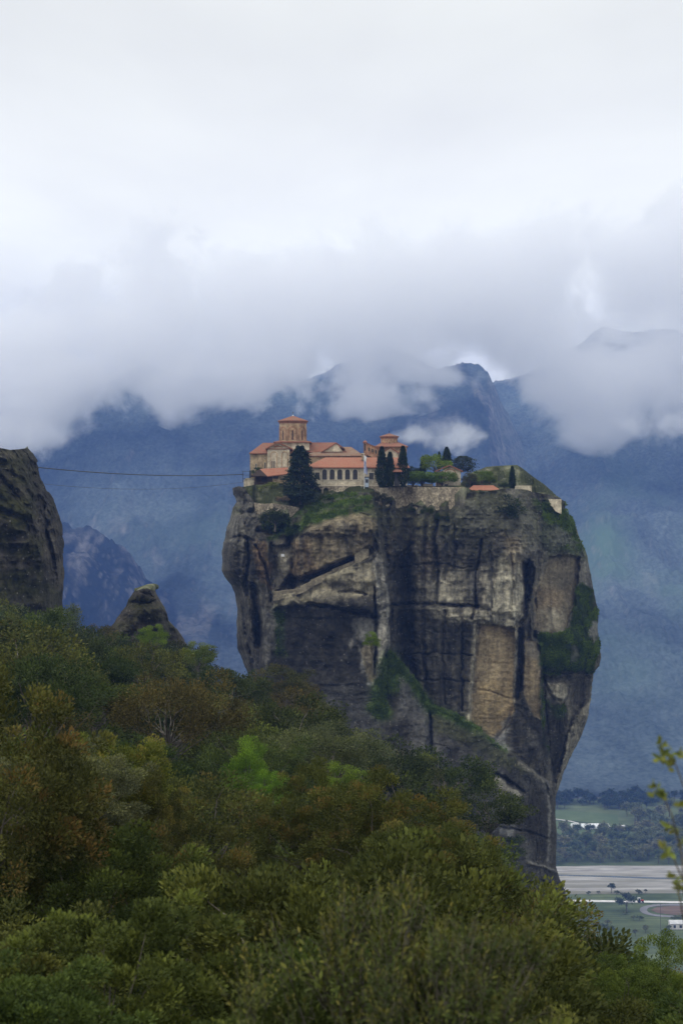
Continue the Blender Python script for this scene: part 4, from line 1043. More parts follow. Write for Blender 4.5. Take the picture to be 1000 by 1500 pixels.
def broadleaf(seed, n_clump, n_leaf, leaf, W=1.0, H=1.0, crown_base=0.25, bushy=0.0, mat=None, spread=0.21, upright=0.25, rough=0.35, hexa=False):
    """Unit tree: crown about 2 wide (radius W) and 0..~2H tall; scaled per object. leaf = leaf size in units."""
    rng = np.random.default_rng(seed)
    # clump centres on an uneven dome
    v = norm(rng.normal(size=(n_clump, 3))); v[:, 2] = np.abs(v[:, 2]) * 1.15 - 0.35
    v = norm(v)
    rr = (0.50 + 0.45 * rng.random(n_clump) ** 0.6) * (1 + rough * fbm(v[:, 0] * 1.6 + seed, v[:, 1] * 1.6, v[:, 2] * 1.6, 2, seed))
    cz = 2 * H * crown_base + H * (1 - crown_base)
    C = v * rr[:, None] * np.array([W, W, H * (1 - crown_base)]) + np.array([0, 0, cz])
    cr = spread * (0.7 + 0.6 * rng.random(n_clump))
    ci = rng.choice(n_clump, n_leaf, p=cr ** 2 / np.sum(cr ** 2))
    dv = norm(rng.normal(size=(n_leaf, 3)))
    out = norm(C[ci] - np.array([0, 0, cz * 0.75]))
    pos = C[ci] + (dv * (rng.random(n_leaf) ** 0.45)[:, None] * np.array([1, 1, 0.72]) + out * 0.15) * cr[ci][:, None]
    d = norm(dv * 0.8 + out * 0.6 + np.array([0, 0, upright]) + rng.normal(size=(n_leaf, 3)) * 0.35)
    nr = norm(rng.normal(size=(n_leaf, 3)) * 0.7 + np.array([0, 0, 1.0]) + out * 0.4)
    sz = leaf * (0.6 + 0.8 * rng.random(n_leaf))
    V, F, k = leaves_from(pos, d, nr, sz, 0.58 if hexa else 0.62, 0.3, hexa)
    clump_tone = rng.random(n_clump)
    shade = np.clip(0.5 * clump_tone[ci] + 0.5 * rng.random(n_leaf), 0, 1)
    tipc = (rng.random(n_clump) < 0.5) * rng.random(n_clump)
    tip = np.clip(tipc[ci] * 1.2, 0, 1) * (rng.random(n_leaf) < 0.75) * sstep(-0.2, 0.7, np.sum(dv * norm(out + np.array([0, 0, 0.6])), 1))
    crown = crown_mesh(name='foliage' if hexa else 'crown', V=V, F=F, shade=shade, tip=tip, k=k, mat=mat or LEAF_RUST)
    T = Tubes(6)
    trunk_top = np.array([rng.normal() * .06, rng.normal() * .06, cz * 0.8])
    z = np.linspace(-0.3, 1, 6)
    T.add(np.array([[trunk_top[0] * max(q, 0) + 0.03 * math.sin(q * 5 + seed), trunk_top[1] * max(q, 0), trunk_top[2] * q] for q in z]), np.linspace(0.085, 0.035, 6))
    for i in rng.choice(n_clump, min(n_clump, 26), replace=False):
        st = trunk_top * (0.35 + 0.6 * rng.random()); mid = (st + C[i]) / 2 + rng.normal(size=3) * 0.06 + np.array([0, 0, 0.05])
        T.add([st, (st + mid) / 2, mid, (mid + C[i]) / 2 + rng.normal(size=3) * .03, C[i]], np.array([0.024, 0.019, 0.015, 0.010, 0.004]) * (0.45 if hexa else 0.6))
    return crown, T.mesh('branches' if hexa else 'trunk', BARK)


def shrub(seed, n_clump, n_shoot, n_leaf, leaf, aspect, shoot=(0.25, 0.5), W=1.0, H=0.8, mat=None, hexa=True, crown_base=0.1, up=0.7, tipamt=0.5, bare=0.0):
    """Near shrub: branches, twigs and leaves set along the twigs."""
    rng = np.random.default_rng(seed)
    v = norm(rng.normal(size=(n_clump, 3))); v[:, 2] = np.abs(v[:, 2]) * 1.1 - 0.25; v = norm(v)
    rr = (0.35 + 0.6 * rng.random(n_clump) ** 0.7) * (1 + 0.4 * fbm(v[:, 0] * 1.7 + seed, v[:, 1] * 1.7, v[:, 2] * 1.7, 2, seed))
    cz = 2 * H * crown_base + H * (1 - crown_base)
    C = v * rr[:, None] * np.array([W, W, H * (1 - crown_base)]) + np.array([0, 0, cz])
    N = n_clump * n_shoot
    ci = np.repeat(np.arange(n_clump), n_shoot)
    out = norm(C - np.array([0, 0, cz * 0.5]))[ci]
    sd = norm(out * 0.6 + np.array([0, 0, up]) + rng.normal(size=(N, 3)) * 0.55)
    base = C[ci] + rng.normal(size=(N, 3)) * 0.065 * W
    sl = shoot[0] + (shoot[1] - shoot[0]) * rng.random(N)
    bend = rng.normal(size=(N, 3)) * 0.12 + np.array([0, 0, 0.10])
    # leaves along shoots
    q = (np.arange(n_leaf) + 0.5) / n_leaf
    q = 0.12 + 0.9 * q
    pos = base[:, None] + sd[:, None] * (sl[:, None] * q[None])[..., None] + bend[:, None] * ((q ** 2)[None] * sl[:, None])[..., None]
    a = norm(np.cross(sd, np.array([0.3, 0.2, 1.0]))); b = np.cross(sd, a)
    ph = rng.random(N)[:, None] * 6.28 + np.arange(n_leaf)[None] * 2.4
    rad = np.cos(ph)[..., None] * a[:, None] + np.sin(ph)[..., None] * b[:, None]
    d = norm(rad * (0.95 - 0.5 * q)[None, :, None] + sd[:, None] * (0.45 + 0.7 * q)[None, :, None] + rng.normal(size=pos.shape) * 0.22)
    nr = norm(sd[:, None] * 0.9 - rad * 0.3 + rng.normal(size=pos.shape) * 0.35 + np.array([0, 0, 0.5]))
    sz = leaf * (0.65 + 0.6 * rng.random((N, n_leaf))) * (1.08 - 0.45 * q ** 3)[None]
    keep = (rng.random((N, n_leaf)) > 0.08) & (rng.random(N)[:, None] >= bare)
    st = rng.random(n_clump)
    shade = np.clip(0.40 * st[ci][:, None] + 0.45 * rng.random((N, n_leaf)) + 0.18 * q[None], 0, 1)
    tc = (rng.random(N) < tipamt)
    tip = sstep(0.45, 1.0, q)[None] * tc[:, None] * (0.4 + 0.6 * rng.random((N, n_leaf)))
    V, F, k = leaves_from(pos[keep], d[keep], nr[keep], sz[keep], aspect, 0.3, hexa)
    crown = crown_mesh('foliage', V, F, shade[keep], tip[keep], k, mat or LEAF_RUST)
    T = Tubes(5)
    for i in range(n_clump):
        r0 = rng.normal(size=2) * 0.05 * W
        st0 = np.array([r0[0], r0[1], -0.25]); mid = C[i] * np.array([0.45, 0.45, 0.5]) + rng.normal(size=3) * 0.05
        T.add([st0, (st0 + mid) / 2, mid, (mid + C[i]) / 2 + rng.normal(size=3) * .03, C[i]], np.array([0.022, 0.019, 0.015, 0.010, 0.006]) * W)
    qq = np.linspace(0, 1, 4)
    T2 = Tubes(3)
    for i in range(N):
        T2.add(base[i] + sd[i] * (sl[i] * qq)[:, None] + bend[i] * (qq ** 2 * sl[i])[:, None], np.linspace(0.0050, 0.0018, 4) * (0.6 + 0.4 * W))
    T.V += T2.V; T.F += [f + T.n for f in T2.F]; T.n += T2.n
    return crown, T.mesh('branches', BARK)


class Kind:
    """a plant kind: its meshes are made once, each plant is an object with copies of the parts"""
    def __init__(s, name, cat, meshes, parts): s.name = name; s.cat = cat; s.meshes = meshes; s.parts = parts
    def place(s, loc, scale, rz, color, tip, label, group=None, mat=None, cat=None, name=None):
        r = thing(name or s.name, loc, label, cat or s.cat, group, rz)
        r.scale = scale if hasattr(scale, '__len__') else (scale,) * 3
        for me, pn in zip(s.meshes, s.parts):
            o = link(pn, me, None, r)
            o.color = (*color, tip)
            if mat is not None and pn in ('crown', 'foliage'):
                o.material_slots[0].link = 'OBJECT'; o.material_slots[0].material = mat
        return r


TREE_PARTS = ('crown', 'trunk'); SHRUB_PARTS = ('foliage', 'branches')
def mk(seed, *a, **k): return Kind('oak_tree', 'tree', broadleaf(seed, *a, **k), TREE_PARTS)
FAR = [mk(11, 46, 7500, 0.050, H=0.85, spread=0.23, rough=0.5), mk(12, 40, 7000, 0.048, H=1.0, rough=0.6, spread=0.24), mk(13, 52, 7500, 0.048, H=0.78, spread=0.21, rough=0.45), mk(14, 40, 7000, 0.050, H=1.1, W=0.9, rough=0.6, spread=0.24)]
MIDK = [mk(21, 64, 17000, 0.034, H=0.88, spread=0.20, rough=0.5), mk(22, 56, 16000, 0.034, H=1.0, rough=0.6, spread=0.21), mk(23, 72, 17000, 0.033, H=0.82, spread=0.18, rough=0.5), mk(24, 54, 15000, 0.036, H=1.1, W=0.9, rough=0.65, spread=0.21)]
def mks(seed, *a, **k): return Kind('shrub', 'shrub', shrub(seed, *a, **k), SHRUB_PARTS)
NEAR = [Kind('shrub', 'shrub', broadleaf(31 + i, *a, **k), SHRUB_PARTS) for i, (a, k) in enumerate((((150, 44000, .026), dict(H=.85, spread=.125, rough=.45, crown_base=.05, hexa=True)), ((170, 44000, .0245), dict(H=.95, spread=.115, rough=.5, crown_base=.05, hexa=True)), ((130, 42000, .027), dict(H=.8, spread=.135, rough=.5, crown_base=.05, hexa=True, upright=.6))))]
CLOSE = [mks(41, 40, 14, 15, 0.060, 0.42, (0.22, 0.42), H=0.9, up=1.0, tipamt=0.6), mks(42, 130, 13, 11, 0.036, 0.52, (0.07, 0.17), H=0.85, up=0.4), mks(43, 120, 13, 11, 0.038, 0.5, (0.08, 0.19), H=0.8, up=0.4)]

CLOSE2 = [Kind('shrub', 'shrub', broadleaf(45 + i, *a, **k), SHRUB_PARTS) for i, (a, k) in enumerate((((210, 52000, .027), dict(H=.85, spread=.10, rough=.5, crown_base=.03, hexa=True)), ((180, 48000, .029), dict(H=.8, spread=.11, rough=.55, crown_base=.03, hexa=True, upright=.5))))]

# canopy line of the wooded slope: pixel height of the tree tops for a column px at depth d
CAN_PX = [-500, -150, 0, 120, 250, 350, 450, 550, 650, 740, 850, 930, 1000, 1200, 1600]
CAN_D = [7, 12, 20, 33, 52, 80, 120, 180, 260, 350]
CAN_Y = {   # rows by depth
    7: [1590, 1590, 1590, 1590, 1590, 1590, 1570, 1540, 1540, 1560, 1605, 1610, 1605, 1600, 1600],
    12: [1430, 1430, 1420, 1440, 1450, 1450, 1430, 1380, 1380, 1410, 1485, 1500, 1495, 1500, 1500],
    20: [1300, 1310, 1320, 1330, 1350, 1350, 1330, 1320, 1338, 1407, 1477, 1485, 1470, 1480, 1500],
    33: [1150, 1180, 1200, 1220, 1240, 1250, 1240, 1235, 1258, 1337, 1437, 1465, 1445, 1460, 1490],
    52: [1030, 1060, 1080, 1110, 1150, 1180, 1180, 1180, 1208, 1307, 1422, 1450, 1445, 1460, 1490],
    80: [930, 960, 990, 1030, 1080, 1110, 1120, 1150, 1188, 1297, 1407, 1435, 1455, 1480, 1510],
    120: [860, 890, 920, 965, 1015, 1040, 1065, 1120, 1168, 1292, 1392, 1415, 1460, 1500, 1540],
    180: [840, 860, 880, 915, 960, 985, 1015, 1100, 1148, 1287, 1382, 1400, 1460, 1510, 1560],
    260: [860, 865, 872, 895, 930, 965, 990, 1090, 1123, 1282, 1372, 1395, 1470, 1520, 1580],
    350: [900, 895, 885, 900, 945, 990, 1010, 1095, 1138, 1287, 1377, 1405, 1480, 1530, 1600],
}
_cy = np.array([CAN_Y[d] for d in CAN_D], float)
def canopy_y(px, d):
    ld = np.log(np.clip(d, 7, 350)); g = np.log(np.array(CAN_D, float))
    i = np.clip(np.searchsorted(g, ld) - 1, 0, len(g) - 2); f = (ld - g[i]) / (g[i + 1] - g[i])
    rows = np.stack([np.interp(px, CAN_PX, r) for r in _cy])
    rows = rows.reshape(len(g), *np.shape(px))
    ii = np.broadcast_to(i, np.shape(px)); ff = np.broadcast_to(f, np.shape(px))
    a = np.take_along_axis(rows, ii[None], 0)[0] if np.shape(px) else rows[int(i)]
    b = np.take_along_axis(rows, ii[None] + 1, 0)[0] if np.shape(px) else rows[int(i) + 1]
    return a * (1 - ff) + b * ff
def tree_height(d): return np.interp(d, [7, 12, 20, 33, 52, 80, 120, 180, 350], [1.7, 2.4, 3.4, 4.6, 5.8, 7.0, 8.0, 8.8, 9.6])


def hillside():
    pxs = np.linspace(-500, 1600, 190); ds = np.concatenate([[2.5, 4, 5.5], np.geomspace(7, 350, 110), [370, 400, 440, 500, 600, 750]])
    PX, D = np.meshgrid(pxs, ds)
    Dc = np.clip(D, 7, 350)
    Zc = (750 - canopy_y(PX, Dc)) / FPX * Dc
    Z = Zc - tree_height(Dc) * 0.92
    Z = np.where(D < 7, -1.7 - (D / 7.0) * (1.7 + (-Z)) * 0.0 + (Z + 1.7) * (D / 7.0), Z)
    Z = np.where(D > 350, Z - (D - 350) * 0.45, Z)
    Z = np.maximum(Z, -330.0)
    X = (PX - 500) / FPX * D; Y = D
    Z = Z + fbm(X / 6, Y / 6, 0.0, 3, 201) * np.clip(D / 60, 0.05, 0.8)
    me = np_mesh('hillside', np.stack([X, Y, Z], -1).reshape(-1, 3), grid_faces(len(ds), len(pxs)))
    m = surf('hill_soil', lambda t: t.ramp(t.noise(t.obj(), 0.7, 6, 0.65), [(0.35, (0.016, 0.020, 0.009)), (0.65, (0.05, 0.05, 0.026))]), 1.0,
             lambda t: (t.noise(t.obj(), 2.5, 5, 0.6), 0.8, 0.3), spec=0)
    tag(link('hillside', me, m), 'dark leafy ground of the wooded slope', 'hillside', kind='structure')
hillside()


DKG = (0.029, 0.042, 0.015); OLV = (0.062, 0.070, 0.021); GRY = (0.074, 0.086, 0.046); BRN = (0.070, 0.062, 0.021); MGR = (0.045, 0.064, 0.019); LIM = (0.13, 0.19, 0.028)
TONES = [('dark green', DKG, 0.3), ('olive green', OLV, 0.6), ('grey green', GRY, 0.3), ('brownish green', BRN, 0.4), ('mid green', MGR, 0.5)]
LAND = [(-1e9, 'by the left frame edge'), (60, 'under the mossy left cliff'), (150, 'before the small rock spire'), (270, 'between the spire and the big rock'), (360, "below the big rock's left side"), (470, 'below the red-roofed monastery'), (560, "below the big rock's middle"), (680, 'below the tan rock scar'), (760, "below the big rock's right side"), (840, 'below the pale river bed'), (930, 'by the right frame edge')]
ORD = ['', 'second ', 'third ', 'fourth ', 'fifth ', 'sixth ', 'seventh ', 'eighth ', 'ninth ', 'tenth ', 'eleventh ', 'twelfth ']
_seen = {}
def place_label(tone, noun, band, px):
    where = [n for x, n in LAND if px >= x][-1]
    key = (tone, noun, band, where)
    k = _seen.get(key, 0); _seen[key] = k + 1
    return f"{ORD[min(k, 11)]}{tone} {noun} {band}, {where}"


SPECIAL = [(380, 75, 95, 1500)]      # (px, half width px, d, half depth share): clearings kept for the plants set by hand
def special_clear(px, d, top):
    for sx, sw, sd, st in SPECIAL:
        if abs(px - sx) < sw and d < sd * 1.02 and top < st: return False
    return True


def wood():
    rng = random.Random(5)
    rows = [335, 270, 215, 172, 138, 110, 86, 66, 49, 36, 26.5, 19.5, 14.5, 11.2]
    plants = []
    for d in rows:
        h = float(tree_height(d))
        wpx = h * 0.98 / d * FPX                  # crown width in pixels
        step = wpx * (0.74 if d > 60 else 0.72)
        lo, hi = -60 - wpx * .3, 1060 + wpx * .3
        x = lo + rng.random() * step
        while x < hi:
            px = x + rng.uniform(-0.2, 0.2) * step; dd = d * rng.uniform(0.90, 1.11)
            yc = max(float(canopy_y(px, dd)), float(canopy_y(px + .34 * wpx, dd)) - .20 * wpx, float(canopy_y(px + .48 * wpx, dd)) - .36 * wpx) + rng.uniform(-0.22 if px < 640 and d < 200 else -0.05, 0.22) * wpx
            hh = h * rng.uniform(0.75, 1.3)
            x += step
            plants.append((px, yc, dd, hh))
    n = 0
    for px, yc, d, h in sorted(plants, key=lambda p: (-p[2] // 12, p[0])):
        if not special_clear(px, d, yc): continue
        u = fbm(px / 160 + d / 40, d / 55, 2.0, 2, 77)
        r = rng.random() + float(u) * 0.6
        if d > 100: ti = 0 if r < 0.38 else 1 if r < 0.64 else 3 if r < 0.74 else 4 if r < 0.94 else 2
        elif d > 28: ti = 2 if r < 0.22 else 1 if r < 0.55 else 0 if r < 0.72 else 3 if r < 0.86 else 4
        else: ti = 1 if r < 0.45 else 4 if r < 0.75 else 0 if r < 0.9 else 2
        tone, colr, tip = TONES[ti]
        j = rng.uniform(0.85, 1.15); colr = tuple(c * j * rng.uniform(0.94, 1.06) for c in colr)
        top = (750 - yc) / FPX * d; X = (px - 500) / FPX * d
        if d > 125: k = rng.choice(FAR); noun = 'oak'; band = 'on the upper slope'; name = 'oak_tree'
        elif d > 44: k = rng.choice(MIDK); noun = 'oak'; band = 'on the middle slope'; name = 'oak_tree'
        elif d > 17: k = rng.choice(NEAR); noun = 'shrub'; band = 'low on the near slope'; name = 'shrub'
        else: k = rng.choice(CLOSE2); noun = 'leafy shrub'; band = 'closest to the viewer'; name = 'shrub'
        ext = k.meshes[0].vertices
        zt = k.zmax
        s = h / zt
        mat = LEAF_RUST if (tone == 'brownish green' or rng.random() < 0.12) else LEAF_LIME
        k.place((X, d, top - h), (s * rng.uniform(0.92, 1.12), s * rng.uniform(0.92, 1.12), s), rng.uniform(0, 6.28), colr, tip * rng.uniform(0.2, 1.0), place_label(tone, noun, band, px),
                group='oaks on the wooded slope' if name == 'oak_tree' else 'shrubs on the near slope', mat=mat, name=name)
        n += 1
    print('plants', n)


for _k in FAR + MIDK + NEAR + CLOSE + CLOSE2:
    co = np.empty(len(_k.meshes[0].vertices) * 3, np.float32); _k.meshes[0].vertices.foreach_get('co', co)
    _k.zmax = float(np.percentile(co.reshape(-1, 3)[:, 2], 99.7))
wood()

# ------------------------------------------------------------------ grass and cushions growing on the big rock
def cliff_growth():
    rng = np.random.default_rng(12)
    fr, c = COLS['rock_pillar']
    gx = np.gradient(fr, axis=1); gy = np.gradient(fr, axis=0)
    nrm = norm(np.cross(gy, gx)); nrm = np.where((nrm[..., 1:2] > 0), -nrm, nrm)
    w = np.clip((c[..., 1] / np.maximum(c[..., 0], 1e-3) - 1.15) * 3, 0, 1) * np.clip(fbm(fr[..., 0] / 2.2, fr[..., 1] / 2.2, fr[..., 2] / 2.2, 3, 301) * 2.2 + .45, 0, 1)
    area = np.linalg.norm(np.cross(gx, gy), axis=-1)
    p = (w * area).ravel(); n = 60000
    idx = rng.choice(p.size, n, p=p / p.sum())
    P0 = fr.reshape(-1, 3)[idx] + rng.normal(size=(n, 3)) * .12; N0 = nrm.reshape(-1, 3)[idx]
    d = norm(N0 * .6 + np.array([0, 0, .9]) + rng.normal(size=(n, 3)) * .45)
    V, F, k = leaves_from(P0 - N0 * .1, d, norm(N0 + rng.normal(size=(n, 3)) * .5), .28 + .55 * rng.random(n) ** 2, .42, .3)
    me = crown_mesh('cliff_grass', V, F, np.clip(.5 * vnoise(P0[:, 0] / 3, P0[:, 1] / 3, P0[:, 2] / 3, 9) + .3 + .4 * rng.random(n), 0, 1), rng.random(n) * .5, k, LEAF_LIME)
    o = link('cliff_grass', me); o.color = (.058, .096, .018, .35)
    tag(o, 'green grass and moss growing on the rock ledges', 'grass', kind='stuff')
cliff_growth()


def undergrowth():
    rng = np.random.default_rng(23); n = 170000
    px = rng.uniform(-160, 1160, n); d = np.exp(rng.uniform(math.log(9), math.log(345), n))
    z = (750 - canopy_y(px, d)) / FPX * d - tree_height(d) * .92
    X = (px - 500) / FPX * d
    z = z + fbm(X / 6, d / 6, 0.0, 3, 201) * np.clip(d / 60, .05, .8)
    cl = fbm(X / np.clip(d / 14, 1.2, 9), d / np.clip(d / 14, 1.2, 9), 3.0, 3, 203)
    hgt = np.clip(.25 + cl * 1.3, 0.02, 1.2) * np.clip(d / 45, .35, 1.6)
    pos = np.stack([X, d, z + rng.random(n) * hgt], 1)
    dr = norm(rng.normal(size=(n, 3)) * .7 + np.array([0, 0, .7])); nr = norm(rng.normal(size=(n, 3)) + np.array([0, 0, .8]))
    V, F, k = leaves_from(pos, dr, nr, np.clip(.0055 * d, .06, .75) * (.6 + .8 * rng.random(n)), .6, .3)
    me = crown_mesh('undergrowth', V, F, np.clip(.35 + cl * .5 + .4 * rng.random(n), 0, 1), rng.random(n) * .6, k, LEAF_LIME)
    o = link('undergrowth', me); o.color = (.034, .046, .015, .4)
    tag(o, 'low scrub covering the ground between the trees of the slope', 'undergrowth', kind='stuff')
undergrowth()
# ------------------------------------------------------------------ monastery
def masonry(name, c1, c2, mortar, sx=1.0, rubble=0.0, row=0.28, wid=0.6):
    def col(t):
        p = t.obj(); s = t.add('ShaderNodeSeparateXYZ', {0: p})
        q = t.add('ShaderNodeCombineXYZ', {0: t.math('ADD', s.outputs[0], t.math('MULTIPLY', s.outputs[1], 0.93)), 1: s.outputs[2], 2: 0.0}).outputs[0]
        b = t.add('ShaderNodeTexBrick', {'Vector': q, 'Color1': (*c1, 1), 'Color2': (*c2, 1), 'Mortar': (*mortar, 1), 'Scale': 1.0, 'Mortar Size': 0.03, 'Bias': 0.0, 'Brick Width': wid, 'Row Height': row}).outputs[0]
        v = t.add('ShaderNodeTexVoronoi', {'Vector': p, 'Scale': 2.2})
        r = t.mix(t.add('ShaderNodeSeparateColor', {0: v.outputs['Color']}).outputs[0], c1, c2)
        r = t.mix(t.add('ShaderNodeMapRange', {0: t.add('ShaderNodeTexVoronoi', {'Vector': p, 'Scale': 2.2}, feature='DISTANCE_TO_EDGE').outputs[0], 1: 0.0, 2: 0.09, 3: 0.8, 4: 0.0}).outputs[0], r, mortar)
        c = t.mix(rubble, b, r)
        return t.mix(1.0, t.mix(1.0, c, t.ramp(t.noise(p, 0.45, 6, 0.65), [(0.34, (0.6, 0.59, 0.57)), (0.62, (1.2, 1.18, 1.14))]), 'MULTIPLY'), t.ramp(t.noise(t.mapping(p, (1.0, 1.0, 0.45)), 1.1, 5, 0.7), [(0.36, (0.66, 0.65, 0.63)), (0.60, (1.15, 1.15, 1.13))]), 'MULTIPLY')
    return surf(name, col, 0.92, lambda t: (t.noise(t.obj(), 3.0, 5, 0.65), 0.7, 0.06), spec=0.1)


def tiles(name, c1, c2, lichen=None, ang=0.0):
    def col(t):
        p = t.obj()
        c = t.ramp(t.noise(t.mapping(p, (3.2, 3.2, 2.2)), 1.0, 4, 0.7), [(0.32, c1), (0.68, c2)])
        if lichen: c = t.mix(t.ramp(t.noise(p, 0.9, 5, 0.7), [(0.46, 0.0), (0.66, 0.8)]), c, lichen)
        w = t.add('ShaderNodeTexWave', {'Vector': p, 'Scale': 1.3, 'Distortion': 0.4}, bands_direction='X').outputs[1]
        return t.mix(1.0, c, t.ramp(w, [(0.0, (0.72, 0.72, 0.72)), (0.6, (1.08, 1.08, 1.08))]), 'MULTIPLY')
    def bump(t): return t.add('ShaderNodeTexWave', {'Vector': t.obj(), 'Scale': 1.3}, bands_direction='X').outputs[1], 0.8, 0.12
    return surf(name, col, 0.85, bump, spec=0.15)


M_STONE = masonry('church_stone', (0.40, 0.31, 0.20), (0.31, 0.235, 0.145), (0.36, 0.30, 0.22))
M_PALE = masonry('pale_stone', (0.52, 0.46, 0.36), (0.43, 0.375, 0.285), (0.47, 0.43, 0.35))
M_BRICK = masonry('brick_stone', (0.36, 0.235, 0.145), (0.42, 0.32, 0.21), (0.36, 0.27, 0.19), row=0.2, wid=0.45)
M_RUBBLE = masonry('rubble_stone', (0.44, 0.38, 0.29), (0.18, 0.155, 0.12), (0.13, 0.115, 0.09), rubble=0.95)
M_PATH = masonry('path_stone', (0.28, 0.245, 0.18), (0.18, 0.16, 0.12), (0.16, 0.14, 0.105), rubble=0.9)
M_REDBR = masonry('red_brick', (0.27, 0.115, 0.065), (0.35, 0.18, 0.10), (0.33, 0.24, 0.17), row=0.16, wid=0.4)
M_TILE_NEW = tiles('new_terracotta', (0.30, 0.118, 0.073), (0.46, 0.205, 0.128), (0.36, 0.20, 0.13))
M_TILE_OLD = tiles('old_terracotta', (0.22, 0.09, 0.058), (0.36, 0.155, 0.098), (0.22, 0.165, 0.115))
M_TILE_AGED = tiles('aged_tiles', (0.22, 0.13, 0.085), (0.33, 0.20, 0.13), (0.30, 0.26, 0.20))
M_WOOD = surf('dark_timber', lambda t: t.ramp(t.noise(t.mapping(t.obj(), (3, 3, 12)), 1.0, 4, 0.6), [(0.3, (0.018, 0.012, 0.009)), (0.7, (0.05, 0.033, 0.024))]), 0.8)
M_PANE = surf('dark_opening', lambda t: t.ramp(t.noise(t.obj(), 1.5, 3, 0.5), [(0.3, (0.010, 0.010, 0.011)), (0.7, (0.03, 0.027, 0.025))]), 0.35, spec=0.4)
M_TRIM = surf('stone_trim', lambda t: t.ramp(t.noise(t.obj(), 2.0, 4, 0.6), [(0.3, (0.42, 0.36, 0.27)), (0.7, (0.56, 0.49, 0.38))]), 0.9)
M_CORN = surf('cornice_brick', lambda t: t.ramp(t.noise(t.obj(), 3.0, 4, 0.6), [(0.3, (0.15, 0.07, 0.05)), (0.7, (0.27, 0.14, 0.09))]), 0.9)
M_STEEL = surf('painted_steel', (0.035, 0.04, 0.055), 0.55, spec=0.4)
M_WHITE = surf('white_paint', lambda t: t.ramp(t.noise(t.obj(), 1.2, 3, 0.5), [(0.3, (0.62, 0.63, 0.65)), (0.7, (0.78, 0.79, 0.8))]), 0.6)
M_BLUE = surf('flag_blue', (0.02, 0.09, 0.42), 0.8)


def new_bm(): return bmesh.new()
def fin(bm, name, mat, parent, smooth=False):
    bmesh.ops.recalc_face_normals(bm, faces=bm.faces[:])
    me = bpy.data.meshes.new(name); bm.to_mesh(me); bm.free()
    for p in me.polygons: p.use_smooth = smooth
    o = link(name, me, mat)
    if parent is not None:
        o.parent = parent; o.matrix_parent_inverse = Matrix.Translation(-parent.location) if parent.type == 'EMPTY' else Matrix.Identity(4)
        if parent.parent is not None: o.matrix_parent_inverse = Matrix.Identity(4)
    return o
# every building mesh is written in world metres; its Empty stands at the base


def wbox(bm, lo, hi):
    q = bmesh.ops.create_cube(bm, size=1.0)['verts']
    for v in q: v.co = Vector([(lo[i] + hi[i]) / 2 + v.co[i] * (hi[i] - lo[i]) for i in range(3)])


def pbox(bm, px0, px1, py0, py1, d, depth):
    a = P(px0, py1, d); b = P(px1, py0, d); wbox(bm, (a.x, d, a.z), (b.x, d + depth, b.z))


def prism(bm, pts, d, depth):
    """outline in picture points on the plane d, extruded away from the camera"""
    w = [P(x, y, d) for x, y in pts]
    a = [bm.verts.new(p) for p in w]; b = [bm.verts.new(p + Vector((0, depth, 0))) for p in w]
    n = len(pts); bm.faces.new(a); bm.faces.new(b[::-1])
    for i in range(n): bm.faces.new((a[i], b[i], b[(i + 1) % n], a[(i + 1) % n]))


def arch_pts(cx, w, top, bot, n=9, pointed=0.0):
    r = w / 2; out = [(cx - r, bot)]
    for i in range(n):
        t = PI - PI * i / (n - 1); out.append((cx + r * math.cos(t), top + r - r * math.sin(t)))
    return out + [(cx + r, bot)]


def ring(bm, outer, inner, d, depth):
    n = len(outer)
    A = [bm.verts.new(P(x, y, d)) for x, y in outer]; B = [bm.verts.new(P(x, y, d)) for x, y in inner]
    A2 = [bm.verts.new(v.co + Vector((0, depth, 0))) for v in A]; B2 = [bm.verts.new(v.co + Vector((0, depth, 0))) for v in B]
    for i in range(n):
        j = (i + 1) % n
        bm.faces.new((A[i], A[j], B[j], B[i])); bm.faces.new((A2[i], B2[i], B2[j], A2[j]))
        bm.faces.new((A[i], A2[i], A2[j], A[j])); bm.faces.new((B[i], B[j], B2[j], B2[i]))


def window(parent, cx, w, top, bot, d, arched=True, fr=0.9, trim=None, bars=False):
    """a framed dark opening set on the wall plane d"""
    if arched: o, i = arch_pts(cx, w + 2 * fr, top - fr, bot + fr * .6), arch_pts(cx, w, top, bot)
    else: o, i = [(cx - w / 2 - fr, bot + fr), (cx - w / 2 - fr, top - fr), (cx + w / 2 + fr, top - fr), (cx + w / 2 + fr, bot + fr)], [(cx - w / 2, bot), (cx - w / 2, top), (cx + w / 2, top), (cx + w / 2, bot)]
    bm = new_bm(); ring(bm, o, i, d - 0.14, 0.16); f = fin(bm, 'window', trim or M_TRIM, parent)
    bm = new_bm(); prism(bm, i, d - 0.03, 0.05); fin(bm, 'pane', M_PANE, f)
    if bars:
        bm = new_bm(); pbox(bm, cx - .35, cx + .35, top + .4, bot, d - 0.10, 0.05); pbox(bm, cx - w / 2, cx + w / 2, top + (bot - top) * .45, top + (bot - top) * .45 + .6, d - 0.105, 0.05)
        fin(bm, 'window_bar', M_WOOD, f)
    return f


